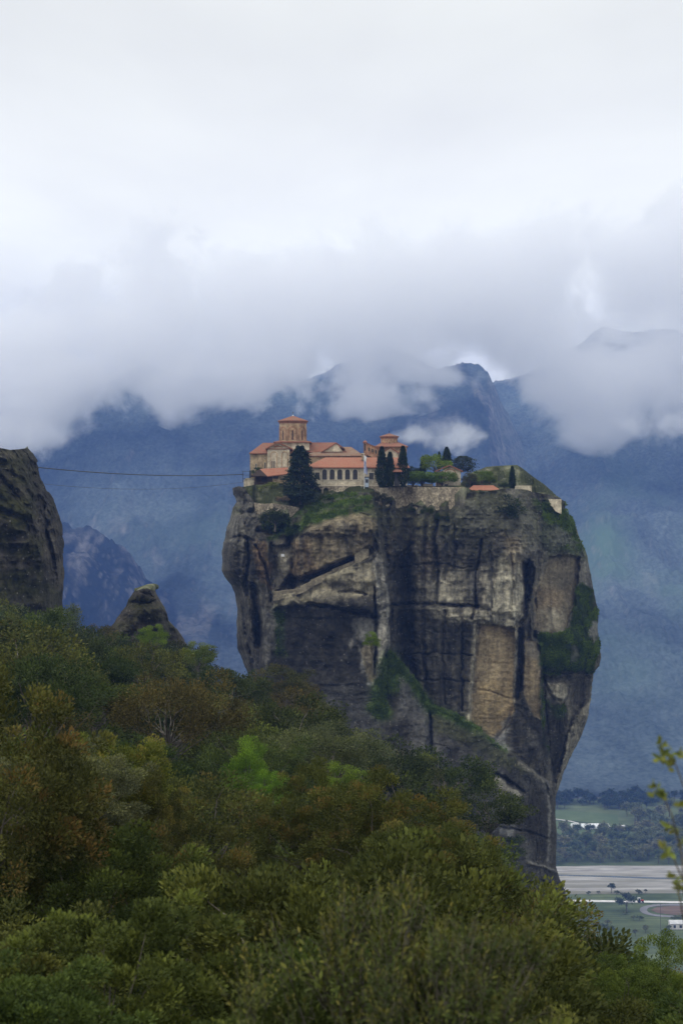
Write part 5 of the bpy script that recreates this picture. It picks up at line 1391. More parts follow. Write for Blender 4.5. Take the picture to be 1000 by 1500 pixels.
def hip(bm, x0, x1, y0, y1, ze, xa, xb, ya, yb, zr, th=0.22):
    """eave rectangle x0..x1, y0..y1 at ze; ridge from (xa,ya) to (xb,yb) at zr"""
    e = [bm.verts.new((x, y, ze)) for x, y in ((x0, y0), (x1, y0), (x1, y1), (x0, y1))]
    l = [bm.verts.new((x, y, ze - th)) for x, y in ((x0, y0), (x1, y0), (x1, y1), (x0, y1))]
    r = [bm.verts.new((xa, ya, zr)), bm.verts.new((xb, yb, zr))]
    bm.faces.new((e[0], e[1], r[1], r[0])); bm.faces.new((e[2], e[3], r[0], r[1]))
    bm.faces.new((e[1], e[2], r[1])); bm.faces.new((e[3], e[0], r[0]))
    for i in range(4): bm.faces.new((e[i], l[i], l[(i + 1) % 4], e[(i + 1) % 4]))
    bm.faces.new(l[::-1])


def phip(bm, px0, px1, pye, rx0, rx1, pyr, d0, d1, dr=None, over=0.4, th=0.22):
    """hip roof from picture points: eave line at depth d0, ridge at depth dr"""
    dr = dr or (d0 + d1) / 2
    a = P(px0, pye, d0); b = P(px1, pye, d0); ra = P(rx0, pyr, dr); rb = P(rx1, pyr, dr)
    hip(bm, a.x, b.x, d0, d1, a.z, ra.x, rb.x, dr, dr, ra.z, th)


def cone_n(bm, c, r0, r1, z0, z1, n=8, rot=PI / 8, cap=True):
    A = [bm.verts.new((c[0] + r0 * math.cos(rot + 2 * PI * i / n), c[1] + r0 * math.sin(rot + 2 * PI * i / n), z0)) for i in range(n)]
    if r1 < 1e-4:
        t = bm.verts.new((c[0], c[1], z1))
        for i in range(n): bm.faces.new((A[i], A[(i + 1) % n], t))
        B = None
    else:
        B = [bm.verts.new((c[0] + r1 * math.cos(rot + 2 * PI * i / n), c[1] + r1 * math.sin(rot + 2 * PI * i / n), z1)) for i in range(n)]
        for i in range(n): bm.faces.new((A[i], A[(i + 1) % n], B[(i + 1) % n], B[i]))
    if cap:
        bm.faces.new(A[::-1])
        if B: bm.faces.new(B)


def facet_window(parent, c, r, k, n, w, z0, z1, rot=PI / 8):
    """tall arched slit with a brick arch on facet k of an n-sided drum"""
    ap = r * math.cos(PI / n); th = rot + 2 * PI * (k + 0.5) / n
    nx, ny = math.cos(th), math.sin(th); tx, ty = -ny, nx
    def pt(u, z, o): return Vector((c[0] + nx * (ap + o) + tx * u, c[1] + ny * (ap + o) + ty * u, z))
    def outline(hw, za, zb):
        o = [(-hw, za)]
        for i in range(9):
            t = PI - PI * i / 8; o.append((hw * math.cos(t), zb - hw + hw * math.sin(t)))
        return o + [(hw, za)]
    def poly(bm, pts, o0, o1):
        A = [bm.verts.new(pt(u, z, o0)) for u, z in pts]; B = [bm.verts.new(pt(u, z, o1)) for u, z in pts]
        bm.faces.new(B); bm.faces.new(A[::-1]); m = len(pts)
        for i in range(m): bm.faces.new((A[i], A[(i + 1) % m], B[(i + 1) % m], B[i]))
    def band(bm, po, pi, o0, o1):
        m = len(po)
        A = [bm.verts.new(pt(u, z, o1)) for u, z in po]; B = [bm.verts.new(pt(u, z, o1)) for u, z in pi]
        A0 = [bm.verts.new(pt(u, z, o0)) for u, z in po]; B0 = [bm.verts.new(pt(u, z, o0)) for u, z in pi]
        for i in range(m - 1):
            bm.faces.new((A[i], A[i + 1], B[i + 1], B[i])); bm.faces.new((A[i], A0[i], A0[i + 1], A[i + 1])); bm.faces.new((B[i], B[i + 1], B0[i + 1], B0[i]))
    hw = w / 2; top = z1 + 0.1
    bm = new_bm(); band(bm, outline(ap * math.tan(PI / n) * .86, z0, z1 + 1.15), outline(ap * math.tan(PI / n) * .62, z0, z1 + 0.75), -0.05, 0.10)
    band(bm, outline(hw + .22, z0, z1 + .25), outline(hw, z0, z1), -0.05, 0.07)
    f = fin(bm, 'window', M_REDBR, parent)
    bm = new_bm(); poly(bm, outline(hw, z0, z1), -0.02, 0.02); fin(bm, 'pane', M_PANE, f)


def cross(bm, c, h):
    wbox(bm, (c[0] - .05, c[1] - .05, c[2]), (c[0] + .05, c[1] + .05, c[2] + h)); wbox(bm, (c[0] - h * .28, c[1] - .045, c[2] + h * .6), (c[0] + h * .28, c[1] + .045, c[2] + h * .6 + .1))


# ---- main church with the tall drum
def church():
    D0 = 447.0
    r = thing('church', P(430, 712, D0 + 8), 'brick and stone church with tall octagonal dome drum and red tiled roofs', 'church')
    bm = new_bm(); pbox(bm, 366, 447, 663.5, 720, D0, 16); pbox(bm, 447.01, 531, 667, 720, D0 + 1, 13)
    fin(bm, 'wall', M_STONE, r)
    # projecting bay with pediment
    bm = new_bm(); prism(bm, [(391.5, 720), (391.5, 656), (407, 649.3), (424, 656.5), (424, 720)], D0 - 2.2, 2.15); bay = fin(bm, 'bay', M_PALE, r)
    bm = new_bm()
    for s in ((388.6, 656.6, 407.3, 647.0), (407.3, 647.0, 428, 656.6)):
        prism(bm, [(s[0], s[1]), (s[2], s[3]), (s[2], s[3] + 1.9), (s[0], s[1] + 1.9)], D0 - 2.7, 8.5)
    fin(bm, 'roof', M_TILE_OLD, bay)
    bm = new_bm(); prism(bm, [(399, 655.2), (406.8, 651.2), (415, 655.2)], D0 - 2.28, 0.1); fin(bm, 'tympanum', M_TILE_OLD, bay)
    bm = new_bm(); pbox(bm, 390.6, 425, 656.6, 658.0, D0 - 2.36, 0.3); fin(bm, 'cornice', M_CORN, bay)
    for cx, w, t_, b in ((401, 10, 661, 684), (417, 10, 661, 684)):
        bm = new_bm(); ring(bm, arch_pts(cx, w, t_, b), arch_pts(cx, w - 2.2, t_ + 1.1, b), D0 - 2.32, 0.14); fin(bm, 'blind_arch', M_BRICK, bay)
    for cx in (398.6, 401.6): window(bay, cx, 1.3, 675, 685.5, D0 - 2.2, True, 0.5)
    window(r, 375, 1.5, 679, 687, D0, True, 0.5); window(r, 388.2, 1.7, 677, 686, D0, True, 0.5); window(r, 388.2, .8, 670, 673, D0, True, 0.4)
    # left hipped roof and the nave roof
    bm = new_bm(); phip(bm, 364.8, 449, 663.6, 385, 430, 648.5, D0 - .5, D0 + 17.0); fin(bm, 'roof', M_TILE_OLD, r)
    bm = new_bm(); pbox(bm, 365.5, 391, 663.9, 665.4, D0 - 0.2, 0.3); fin(bm, 'cornice', M_CORN, r)
    a = P(440, 661.5, D0 + 3); b = P(507, 661.5, D0 + 3); rg = P(440, 648, D0 + 8); rg2 = P(492, 648, D0 + 8)
    bm = new_bm(); hip(bm, a.x, b.x, D0 + 2.5, D0 + 14, a.z, rg.x, rg2.x, D0 + 8, D0 + 8, rg.z); fin(bm, 'roof', M_TILE_OLD, r)
    bm = new_bm(); prism(bm, [(474, 661.5), (492.5, 649.6), (502, 661.5)], D0 + 2.2, 2.2); gb = fin(bm, 'gable', M_PALE, r)
    bm = new_bm()
    for s in ((470.5, 661.5, 492.5, 648.0), (492.5, 648.0, 505, 656.5)): prism(bm, [(s[0], s[1]), (s[2], s[3]), (s[2], s[3] + 1.5), (s[0], s[1] + 1.5)], D0 + 1.9, 3)
    fin(bm, 'coping', M_TILE_OLD, gb)
    bm = new_bm(); phip(bm, 443, 533, 667.2, 484, 514, 654.5, D0 + .4, D0 + 15, D0 + 6); fin(bm, 'roof', M_TILE_AGED, r)
    bm = new_bm(); pbox(bm, 446, 532, 667.6, 669.0, D0 + .7, 0.3); fin(bm, 'cornice', M_CORN, r)
    # square base, drum, cap
    c = P(429, 650, D0 + 7); s = FPX / (D0 + 7)
    bm = new_bm(); wbox(bm, (c.x - 24.5 / s, c.y - 24.5 / s, c.z - 2), (c.x + 24.5 / s, c.y + 24.5 / s, P(429, 648.3, D0 + 7).z)); fin(bm, 'drum_base', M_PALE, r)
    bm = new_bm(); z = P(429, 648.3, D0 + 7).z; hip(bm, c.x - 27.5 / s, c.x + 27.5 / s, c.y - 27.5 / s, c.y + 27.5 / s, z + .02, c.x - 17 / s, c.x + 17 / s, c.y, c.y, z + 0.75, 0.22); fin(bm, 'base_roof', M_TILE_OLD, r)
    R8 = 19.8 / s / math.cos(PI / 8) * 0.985
    zt = P(0, 617.8, D0 + 7).z; zb = P(0, 648, D0 + 7).z
    bm = new_bm(); cone_n(bm, c, R8, R8, zb, zt); dr = fin(bm, 'dome_drum', M_BRICK, r)
    for k in (4, 5, 6): facet_window(dr, c, R8, k, 8, 0.42, P(0, 645, D0 + 7).z, P(0, 631, D0 + 7).z)
    for k in (7, 3): facet_window(dr, c, R8, k, 8, 0.42, P(0, 645, D0 + 7).z, P(0, 631, D0 + 7).z)
    bm = new_bm(); cone_n(bm, c, R8 * 1.03, R8 * 1.08, zt - .55, zt); fin(bm, 'cornice', M_CORN, dr)
    bm = new_bm(); cone_n(bm, c, R8 * 1.13, R8 * 1.13, zt + .01, zt + .2, cap=True); cone_n(bm, c, R8 * 1.13, 0.0, zt + .205, P(0, 608.7, D0 + 7).z, cap=False); fin(bm, 'dome_roof', M_TILE_OLD, r)
    bm = new_bm(); zz = P(0, 608.9, D0 + 7).z; cone_n(bm, c, .28, .16, zz - .2, zz + .25); fin(bm, 'finial', M_WHITE, r)
    bm = new_bm(); cross(bm, (c.x, c.y, zz + .25), 0.95); fin(bm, 'cross', M_STEEL, r)


# ---- arcaded wing
def wing():
    D0 = 434.2
    r = thing('arcaded_wing', P(510, 722, D0 + 4), 'long stone wing with row of arched windows under bright orange roof', 'building')
    bm = new_bm(); pbox(bm, 452, 596, 683.5, 711.5, D0, 9); fin(bm, 'wall', M_PALE, r)
    bm = new_bm()
    # basement with two dark arches cut as a ring of masonry
    pts = [(452, 737), (452, 711.6), (556, 711.6), (556, 733), (482, 733)] + [(481.5, 727.5)] + list(reversed(arch_pts(477.2, 7.4, 714.6, 728)))[1:-1] + [(473.2, 728), (471.4, 728)] + list(reversed(arch_pts(464.5, 13.0, 713.8, 734)))[1:-1] + [(457.8, 737)]
    prism(bm, pts, D0 - .25, 1.2); base = fin(bm, 'basement', M_RUBBLE, r)
    bm = new_bm(); pbox(bm, 455, 484, 713, 737, D0 + 0.96, 0.2); fin(bm, 'archway', M_PANE, base)
    bm = new_bm(); phip(bm, 447, 600, 684, 476, 590, 670, D0 - .7, D0 + 10, D0 + 5.0, th=.28); fin(bm, 'roof', M_TILE_NEW, r)
    bm = new_bm(); pbox(bm, 452.3, 595.7, 684.7, 686.0, D0 - .3, .28); fin(bm, 'cornice', M_CORN, r)
    bm = new_bm(); pbox(bm, 452, 556, 710.8, 712.2, D0 - .36, .34); fin(bm, 'string_course', M_TRIM, r)
    for cx in (475.2, 486.3, 497.6, 508.9, 520.0): window(r, cx, 7.2, 687.4, 702.6, D0, True, 1.1, bars=True)
    window(r, 464.8, 6.2, 692, 702, D0, False, 1.0); window(r, 543.6, 6.6, 692.5, 702.5, D0, False, 1.1); window(r, 552.5, 3.2, 692.5, 702.5, D0, False, 1.0)
    bm = new_bm(); pbox(bm, 577.5, 585, 692, 711.5, D0 - .06, .08); fin(bm, 'doorway', M_PANE, r)
    bm = new_bm(); phip(bm, 574, 589, 690.3, 577, 586, 686.5, D0 - 1.8, D0 + .2, D0 - .3, th=.2); fin(bm, 'porch_roof', M_TILE_OLD, r)
    # chimney with smoke
    bm = new_bm(); pbox(bm, 529.5, 533.5, 664.5, 674, D0 + 2.5, .8); ch = fin(bm, 'chimney', M_STONE, r)
    bm = new_bm(); pbox(bm, 529, 534, 663.6, 664.6, D0 + 2.35, 1.1); fin(bm, 'chimney_cap', M_TRIM, ch)


# ---- second church, on the right
def chapel():
    D0 = 449.0; d = D0 + 6
    r = thing('chapel', P(571, 712, d), 'smaller brick chapel with low octagonal dome behind the cypresses', 'church')
    bm = new_bm(); pbox(bm, 556, 595, 660, 722, D0, 12); fin(bm, 'wall', M_BRICK, r)
    bm = new_bm(); prism(bm, [(561.5, 722), (561.5, 662), (571.5, 656.6), (582, 662), (582, 722)], D0 - 1.6, 1.55); bay = fin(bm, 'bay', M_PALE, r)
    bm = new_bm()
    for s in ((559.5, 662.4, 571.6, 655.0), (571.6, 655.0, 584, 662.4)): prism(bm, [(s[0], s[1]), (s[2], s[3]), (s[2], s[3] + 1.7), (s[0], s[1] + 1.7)], D0 - 2.0, 4.5)
    fin(bm, 'roof', M_TILE_OLD, bay)
    window(bay, 581 - .5, 1.4, 674.5, 678.5, D0 - 1.6, True, .6)
    bm = new_bm(); pbox(bm, 561.2, 582.3, 678.8, 680, D0 - 1.75, .3); fin(bm, 'string_course', M_TRIM, bay)
    bm = new_bm(); pbox(bm, 584, 595.5, 658.2, 664, D0 - .1, .12); fin(bm, 'brick_band', M_REDBR, r)
    # roofs stepping up to the drum
    bm = new_bm(); phip(bm, 549, 597.5, 653.6, 561, 581, 646.5, D0 - .6, D0 + 13); fin(bm, 'roof', M_TILE_OLD, r)
    bm = new_bm(); pbox(bm, 551, 595.5, 654.0, 660.2, D0 + .3, 11); fin(bm, 'upper_wall', M_BRICK, r)
    c = P(569.8, 650, d); s = FPX / d; R8 = 12.0 / s / math.cos(PI / 8)
    zt = P(0, 640.2, d).z; zb = P(0, 656, d).z
    bm = new_bm(); cone_n(bm, c, R8, R8, zb, zt); dr = fin(bm, 'dome_drum', M_BRICK, r)
    for k in (4, 5, 6): facet_window(dr, c, R8, k, 8, .45, P(0, 653.5, d).z, P(0, 648.5, d).z)
    bm = new_bm(); cone_n(bm, c, R8 * 1.04, R8 * 1.12, zt - .5, zt); fin(bm, 'cornice', M_CORN, dr)
    bm = new_bm(); cone_n(bm, c, R8 * 1.18, R8 * 1.18, zt + .01, zt + .18); cone_n(bm, c, R8 * 1.18, 0.0, zt + .185, P(0, 634.6, d).z, cap=False); fin(bm, 'dome_roof', M_TILE_OLD, r)
    bm = new_bm(); cross(bm, (c.x, c.y, P(0, 634.9, d).z), .8); fin(bm, 'cross', M_STEEL, r)
    # stepped brick wing with the little bell tower
    w = thing('bell_wall', P(541, 690, D0 - 3), 'narrow red brick tower with stepped wall left of the chapel', 'tower')
    bm = new_bm(); pbox(bm, 532.3, 536.8, 647, 672, D0 - 3, 1.2); fin(bm, 'tower', M_REDBR, w)
    bm = new_bm(); pbox(bm, 533.2, 535.4, 650, 660, D0 - 3.06, .1); fin(bm, 'niche', M_PANE, w)
    bm = new_bm(); phip(bm, 531.3, 537.8, 647.2, 533.5, 535.6, 645.0, D0 - 3.3, D0 - 1.5); fin(bm, 'cap', M_TILE_OLD, w)
    bm = new_bm(); prism(bm, [(536.85, 690), (536.85, 649.5), (541, 649.5), (541, 651.5), (546, 653), (552, 655.5), (558, 658), (560.9, 690)], D0 - 2.9, 1.0); fin(bm, 'wall', M_REDBR, w)
    for i, (x, y) in enumerate(((540.5, 658), (545.5, 659.5), (550.5, 661.5), (555, 663.5))): window(w, x, 2.2, y - 2.6, y + 3, D0 - 2.9, True, .5, trim=M_BRICK)
    bm = new_bm()
    for x, y, x2, y2 in ((536.9, 648.6, 542, 650.4), (541.5, 650.8, 549, 653.2), (548.5, 653.4, 559, 657.6)): prism(bm, [(x, y), (x2, y2), (x2, y2 + 1.3), (x, y + 1.3)], D0 - 3.1, 1.4)
    fin(bm, 'coping', M_TILE_OLD, w)
    bm = new_bm(); prism(bm, [(536.9, 666), (556, 675), (556, 678), (536.9, 669.2)], D0 - 4.4, 1.3); fin(bm, 'lean_to', M_WOOD, w)


# ---- porch with the winch, cable frame
def pavilion():
    D0 = 436.5
    r = thing('porch', P(395, 722, D0 + 2), 'timber porch with orange tiled roof and dark wooden balcony', 'porch')
    a = P(367.5, 696.5, D0); b = P(421.5, 696.5, D0); ra = P(380.5, 686.8, D0 + 2.6); rb = P(421.5, 684.4, D0 + 2.6)
    bm = new_bm(); e = [bm.verts.new(p) for p in ((P(391, 697, D0)), (P(421.5, 694, D0)), rb, ra)]
    e2 = [bm.verts.new(p.co + Vector((0, .05, -.25))) for p in e]
    bm.faces.new(e); bm.faces.new(e2[::-1])
    for i in range(4): bm.faces.new((e[i], e2[i], e2[(i + 1) % 4], e[(i + 1) % 4]))
    q = [bm.verts.new(p) for p in (ra, rb, rb + Vector((0, 2.6, -1.7)), ra + Vector((0, 2.6, -1.7)))]; bm.faces.new(q)
    fin(bm, 'roof', M_TILE_NEW, r)
    bm = new_bm(); A = [bm.verts.new(p) for p in (P(367.5, 697, D0 + .3), P(391.2, 697.2, D0 - .02), ra + Vector((-.05, -.05, -.02)))]; B = [bm.verts.new(v.co + Vector((0.05, .12, -.3))) for v in A]
    C_ = bm.verts.new(P(367.5, 697, D0 + 5.0)); bm.faces.new(A); bm.faces.new(B[::-1]); bm.faces.new((A[0], A[2], C_))
    for i in range(3): bm.faces.new((A[i], B[i], B[(i + 1) % 3], A[(i + 1) % 3]))
    fin(bm, 'gable', M_WOOD, r)
    bm = new_bm(); pbox(bm, 399, 421, 696.4, 722, D0 + .8, 3.5); fin(bm, 'wall', M_STONE, r)
    bm = new_bm(); pbox(bm, 374, 398.9, 697.5, 711, D0 + 3.0, .4); fin(bm, 'back_wall', M_WOOD, r)
    bm = new_bm(); pbox(bm, 393, 398.9, 697.2, 722, D0 + .5, .25); fin(bm, 'plank_wall', M_WOOD, r)
    window(r, 403.3, 7.0, 696.9, 700.6, D0 + .8, False, .5, trim=M_WOOD)
    for x in (373.2, 381.5, 391.5):
        bm = new_bm(); pbox(bm, x - .5, x + .5, 696.8, 708, D0 + .2, .2); fin(bm, 'post', M_WOOD, r)
    bm = new_bm(); pbox(bm, 372.0, 392.6, 706.4, 707.4, D0 + .05, .25); [pbox(bm, 372.2 + i * 1.28, 373.3 + i * 1.28, 707.41, 715.5, D0 + .1, .12) for i in range(16)]; fin(bm, 'balcony', M_WOOD, r)
    bm = new_bm(); pbox(bm, 371.5, 393, 715.55, 717.2, D0 - .1, 3.5); fin(bm, 'floor', M_WOOD, r)
    bm = new_bm(); prism(bm, [(369, 735), (369, 718), (374, 717.3), (378.5, 719), (381.5, 724), (381.8, 735)], D0 - .05, 2.5); fin(bm, 'base', M_PALE, r)
    bm = new_bm(); pbox(bm, 381.9, 399, 717.3, 735, D0 + 1.5, 2); fin(bm, 'under_wall', M_STONE, r)
    # steel frame at the cliff edge
    f = thing('landing_stage', P(361, 706, 440.5), 'dark steel landing frame of the cable at the cliff edge', 'frame')
    bm = new_bm(); z0, z1 = 706, 690
    for x in (355.5, 366.2):
        for dd in (440.2, 442.0): pbox(bm, x - .3, x + .3, z1 - (1.5 if x > 360 else 0), z0, dd, .1)
    for y in (690.3, 695.6, 700.6):
        for dd in (440.31, 441.89): pbox(bm, 354.6, 367.0, y, y + .55, dd, .1)
    for x in (355.5, 366.2):
        for y in (691, 696): pbox(bm, x - .25, x + .25, y, y + .5, 440.42, 1.46)
    fin(bm, 'lattice', M_STEEL, f)
    bm = new_bm(); pbox(bm, 365.0, 367.6, 689.5, 700.5, 442.15, .9); fin(bm, 'winch', M_STEEL, f)
    s = thing('stone_platform', P(364, 716, 441.5), 'pale stone landing platform under the cable frame', 'platform')
    bm = new_bm(); prism(bm, [(357, 719), (357, 703.5), (361, 700.9), (372, 700.9), (372, 719)], 440.0, 3.2); fin(bm, 'masonry', M_PALE, s)
    bm = new_bm(); prism(bm, [(356.6, 703.4), (360.8, 700.2), (372.4, 700.2), (372.4, 700.85), (361, 700.85), (357, 703.8)], 439.8, 3.6); fin(bm, 'coping', M_TRIM, s)
    # the cables
    for (x0, y0, d0, x1, y1, d1, rad, sag, lab) in ((52, 684.2, 352, 356.5, 694.6, 441, .12, 1.0, 'thick dark cable strung from the left cliff to the monastery'), (56, 708, 354, 357, 706, 441, .045, 1.6, 'thin lower cable between left cliff and monastery')):
        a = P(x0, y0, d0); b = P(x1, y1, d1)
        pts = [a.lerp(b, k / 30) - Vector((0, 0, sag * 4 * (k / 30) * (1 - k / 30))) for k in range(31)]
        T = Tubes(6); T.add(pts, [rad] * 31); tag(link('cable', T.mesh('cable', M_STEEL)), lab, 'cable', 'cables to the monastery')


# ---- walls and small buildings of the yard
def follow_wall(name, xs, top, bot, off, th, mat, label, cat='wall'):
    """masonry wall that follows the cliff rim; top/bot are tables of picture heights"""
    bm = new_bm(); rows = []
    for x in xs:
        d = rim_d(x) + off; t_ = tab(x, top); b_ = tab(x, bot)
        p = P(x, t_, d); q = P(x, b_, d); y = Vector((0, th, 0))
        rows.append([bm.verts.new(v) for v in (p, q, q + y, p + y)])
    for a, b in zip(rows[:-1], rows[1:]):
        for i in range(4): bm.faces.new((a[i], a[(i + 1) % 4], b[(i + 1) % 4], b[i]))
    bm.faces.new(rows[0]); bm.faces.new(rows[-1][::-1])
    o = fin(bm, name, mat, None); return tag(o, label, cat)


def yard():
    follow_wall('retaining_wall', np.arange(549, 682, 3.0), [(548, 717), (556, 714.5), (600, 713), (682, 713.5)], [(548, 738), (600, 748), (682, 747)], .3, 1.5, M_RUBBLE, 'long rubble retaining wall along the cliff edge below the cypresses')
    follow_wall('terrace_wall', np.arange(372, 441, 3.0), [(372, 736), (385, 738), (400, 737), (425, 741), (441, 744)], [(372, 760), (441, 757)], .25, 1.2, M_RUBBLE, 'rubble terrace wall below the porch at the left cliff edge')
    w = wd = None
    # block walls on the right
    o = new_bm(); d = rim_d(766) + 2.0; pbox(o, 754, 778.5, 711.3, 721, d, 1.2); tag(fin(o, 'stone_wall', M_PALE, None), 'short pale stone wall right of the lone cypress', 'wall', 'stone walls on the right terrace')
    d = rim_d(800) - 1.0
    o = new_bm(); prism(o, [(786, 731), (822, 731), (822, 753), (813.5, 749), (808, 741.5)], d, 6.0); tag(fin(o, 'stone_wall', M_PALE, None), 'pale stone wall on the right shoulder of the rock, triangular', 'wall', 'stone walls on the right terrace')
    d = 452
    o = new_bm(); pbox(o, 676, 728, 708.6, 722, d, 1.0); tag(fin(o, 'stone_wall', M_PALE, None), 'long low pale wall behind the small orange roof', 'wall', 'stone walls on the right terrace')
    # gatehouse
    d = 444.5
    g = thing('gatehouse', P(660, 713, d + 2), 'small stone gatehouse with shallow red gable roof', 'building')
    bm = new_bm(); prism(bm, [(648.5, 720), (648.5, 689), (659, 684), (674.5, 689), (674.5, 720)], d, 6); fin(bm, 'wall', M_PALE, g)
    bm = new_bm()
    for s in ((638.5, 689.0, 658, 680.8), (658, 680.8, 677.5, 689.6)): prism(bm, [(s[0], s[1]), (s[2], s[3]), (s[2], s[3] + 1.7), (s[0], s[1] + 1.7)], d - .8, 7.6)
    fin(bm, 'roof', M_TILE_OLD, g)
    bm = new_bm(); ring(bm, arch_pts(658.5, 20, 686.2, 702), arch_pts(658.5, 17.4, 687.6, 702), d - .12, .2); fin(bm, 'arch', M_REDBR, g)
    bm = new_bm(); prism(bm, [(639.5, 720), (639.5, 690.5), (648.4, 690.0), (648.4, 720)], d + .3, 5.4); fin(bm, 'side_wall', M_STONE, g)
    bm = new_bm(); pbox(bm, 651, 656, 709.2, 714, d - .08, .1); fin(bm, 'doorway', M_PANE, g)
    window(g, 668, 3.2, 697, 702, d, False, .6)
    # orange roofed shed
    d = 441.0
    s = thing('open_shed', P(710, 719, d + 2), 'low open shed with bright orange roof near the cliff edge', 'shed')
    bm = new_bm(); phip(bm, 686, 733, 717.6, 693, 722, 710.8, d - .6, d + 6, d + 3, th=.18); fin(bm, 'roof', M_TILE_NEW, s)
    bm = new_bm(); pbox(bm, 690, 729, 717.9, 724, d + 2.5, .4); fin(bm, 'back_wall', M_PALE, s)
    for x in (690, 703, 713.5, 722, 729.5):
        bm = new_bm(); pbox(bm, x - .9, x + .9, 718.2, 725, d - .2, .35); fin(bm, 'post', M_PALE, s)
    # white slabs and pots behind the parapet
    for x0, x1, y0, y1, dd, lab in ((596, 612, 710.5, 714.2, 440.6, 'pale stone bench left behind the parapet beside the tallest right cypress'), (619, 634, 708.5, 714.2, 441.4, 'pale stone block behind the parapet under the small trees')):
        o = new_bm(); pbox(o, x0, x1, y0, y1, dd, .9); bmesh.ops.bevel(o, geom=o.edges[:], offset=.08, segments=2, affect='EDGES'); tag(fin(o, 'stone_bench', M_TRIM, None), lab, 'bench', 'stone benches behind the parapet')
    # flag on a pole
    f = thing('flag_pole', P(533.4, 714, 433.0), 'white pole with hanging blue and white striped flag', 'flag')
    T = Tubes(6); a = P(533.2, 716, 433); b = P(532.6, 664.5, 433)
    T.add([a - f.location, a.lerp(b, .5) - f.location, b - f.location], [.06, .05, .04]); link('pole', T.mesh('pole', M_WHITE), None, f)
    bm = new_bm(); n = 12; rows = []
    for i in range(n + 1):
        u = i / n; x = 533.2 + 3.8 * u; row = []
        for k in range(15):
            v = k / 14; y = 666.5 + 26 * v + 3.0 * u
            row.append(bm.verts.new(P(x - .8 * math.sin(v * 5) * u, y, 432.9 + .25 * math.sin(u * 11 + v * 2))))
        rows.append(row)
    for i in range(n):
        for k in range(14):
            fc = bm.faces.new((rows[i][k], rows[i + 1][k], rows[i + 1][k + 1], rows[i][k + 1])); fc.material_index = 1 if (i // 2 + (k > 6) * (i // 3)) % 2 == 0 and k > 3 else 0
    fl = fin(bm, 'flag', M_WHITE, f); fl.data.materials.append(M_BLUE)
    o = thing('lift_hut', P(537, 714, 433.0), 'small pale blue metal hut beside the flag pole', 'hut')
    pb = surf('pale_blue_metal', lambda t: t.ramp(t.noise(t.obj(), 1.5, 3, .5), [(.3, (.26, .32, .40)), (.7, (.36, .42, .5))]), .5)
    bm = new_bm(); pbox(bm, 534.4, 539.8, 699.5, 713.5, 432.7, 1.1); bmesh.ops.bevel(bm, geom=bm.edges[:], offset=.05, segments=2, affect='EDGES'); fin(bm, 'body', pb, o)
    bm = new_bm(); pbox(bm, 533.9, 540.3, 698.3, 699.4, 432.5, 1.5); fin(bm, 'roof', M_STEEL, o)
    bm = new_bm(); pbox(bm, 535.2, 539.0, 702, 707, 432.63, .06); fin(bm, 'window', M_PANE, o)
    # masonry on the path up the rock
    def cliff_wall(pts, d, th, mat, label):
        o = new_bm(); prism(o, pts, d, th); tag(fin(o, 'path_wall', mat, None), label, 'wall', 'masonry walls of the rock path')
    cliff_wall([(432, 872), (432, 863), (440, 863), (440, 859), (455, 852), (455, 850), (470, 843), (486, 836), (486, 834), (502, 828), (519, 821), (519, 831), (490, 844), (460, 858), (445, 868)], rock_d(475, 853) + .2, 4.5, M_PATH, 'sloping pale parapet of the path climbing the left rock face')
    cliff_wall([(519.2, 836), (519.2, 805.5), (526, 803.5), (540, 804), (540, 826), (530, 829)], rock_d(530, 830) + .3, 6.0, M_PATH, 'tall square stone wall at the upper end of the rock path')
    cliff_wall([(400, 880), (401, 867.5), (431.8, 864), (431.8, 875), (415, 879)], rock_d(415, 880) + .4, 6.0, M_PATH, 'low stone wall at the lower end of the rock path')
    # white sign board in the niche
    sg = new_bm(); pbox(sg, 411.5, 416.5, 811.5, 815.5, rock_d(414, 814) - .35, .12); bmesh.ops.bevel(sg, geom=sg.edges[:], offset=.02, segments=1, affect='EDGES'); tag(fin(sg, 'sign_board', M_WHITE, None), 'small white board fixed in the pale niche of the rock', 'sign')


church(); wing(); chapel(); pavilion(); yard()


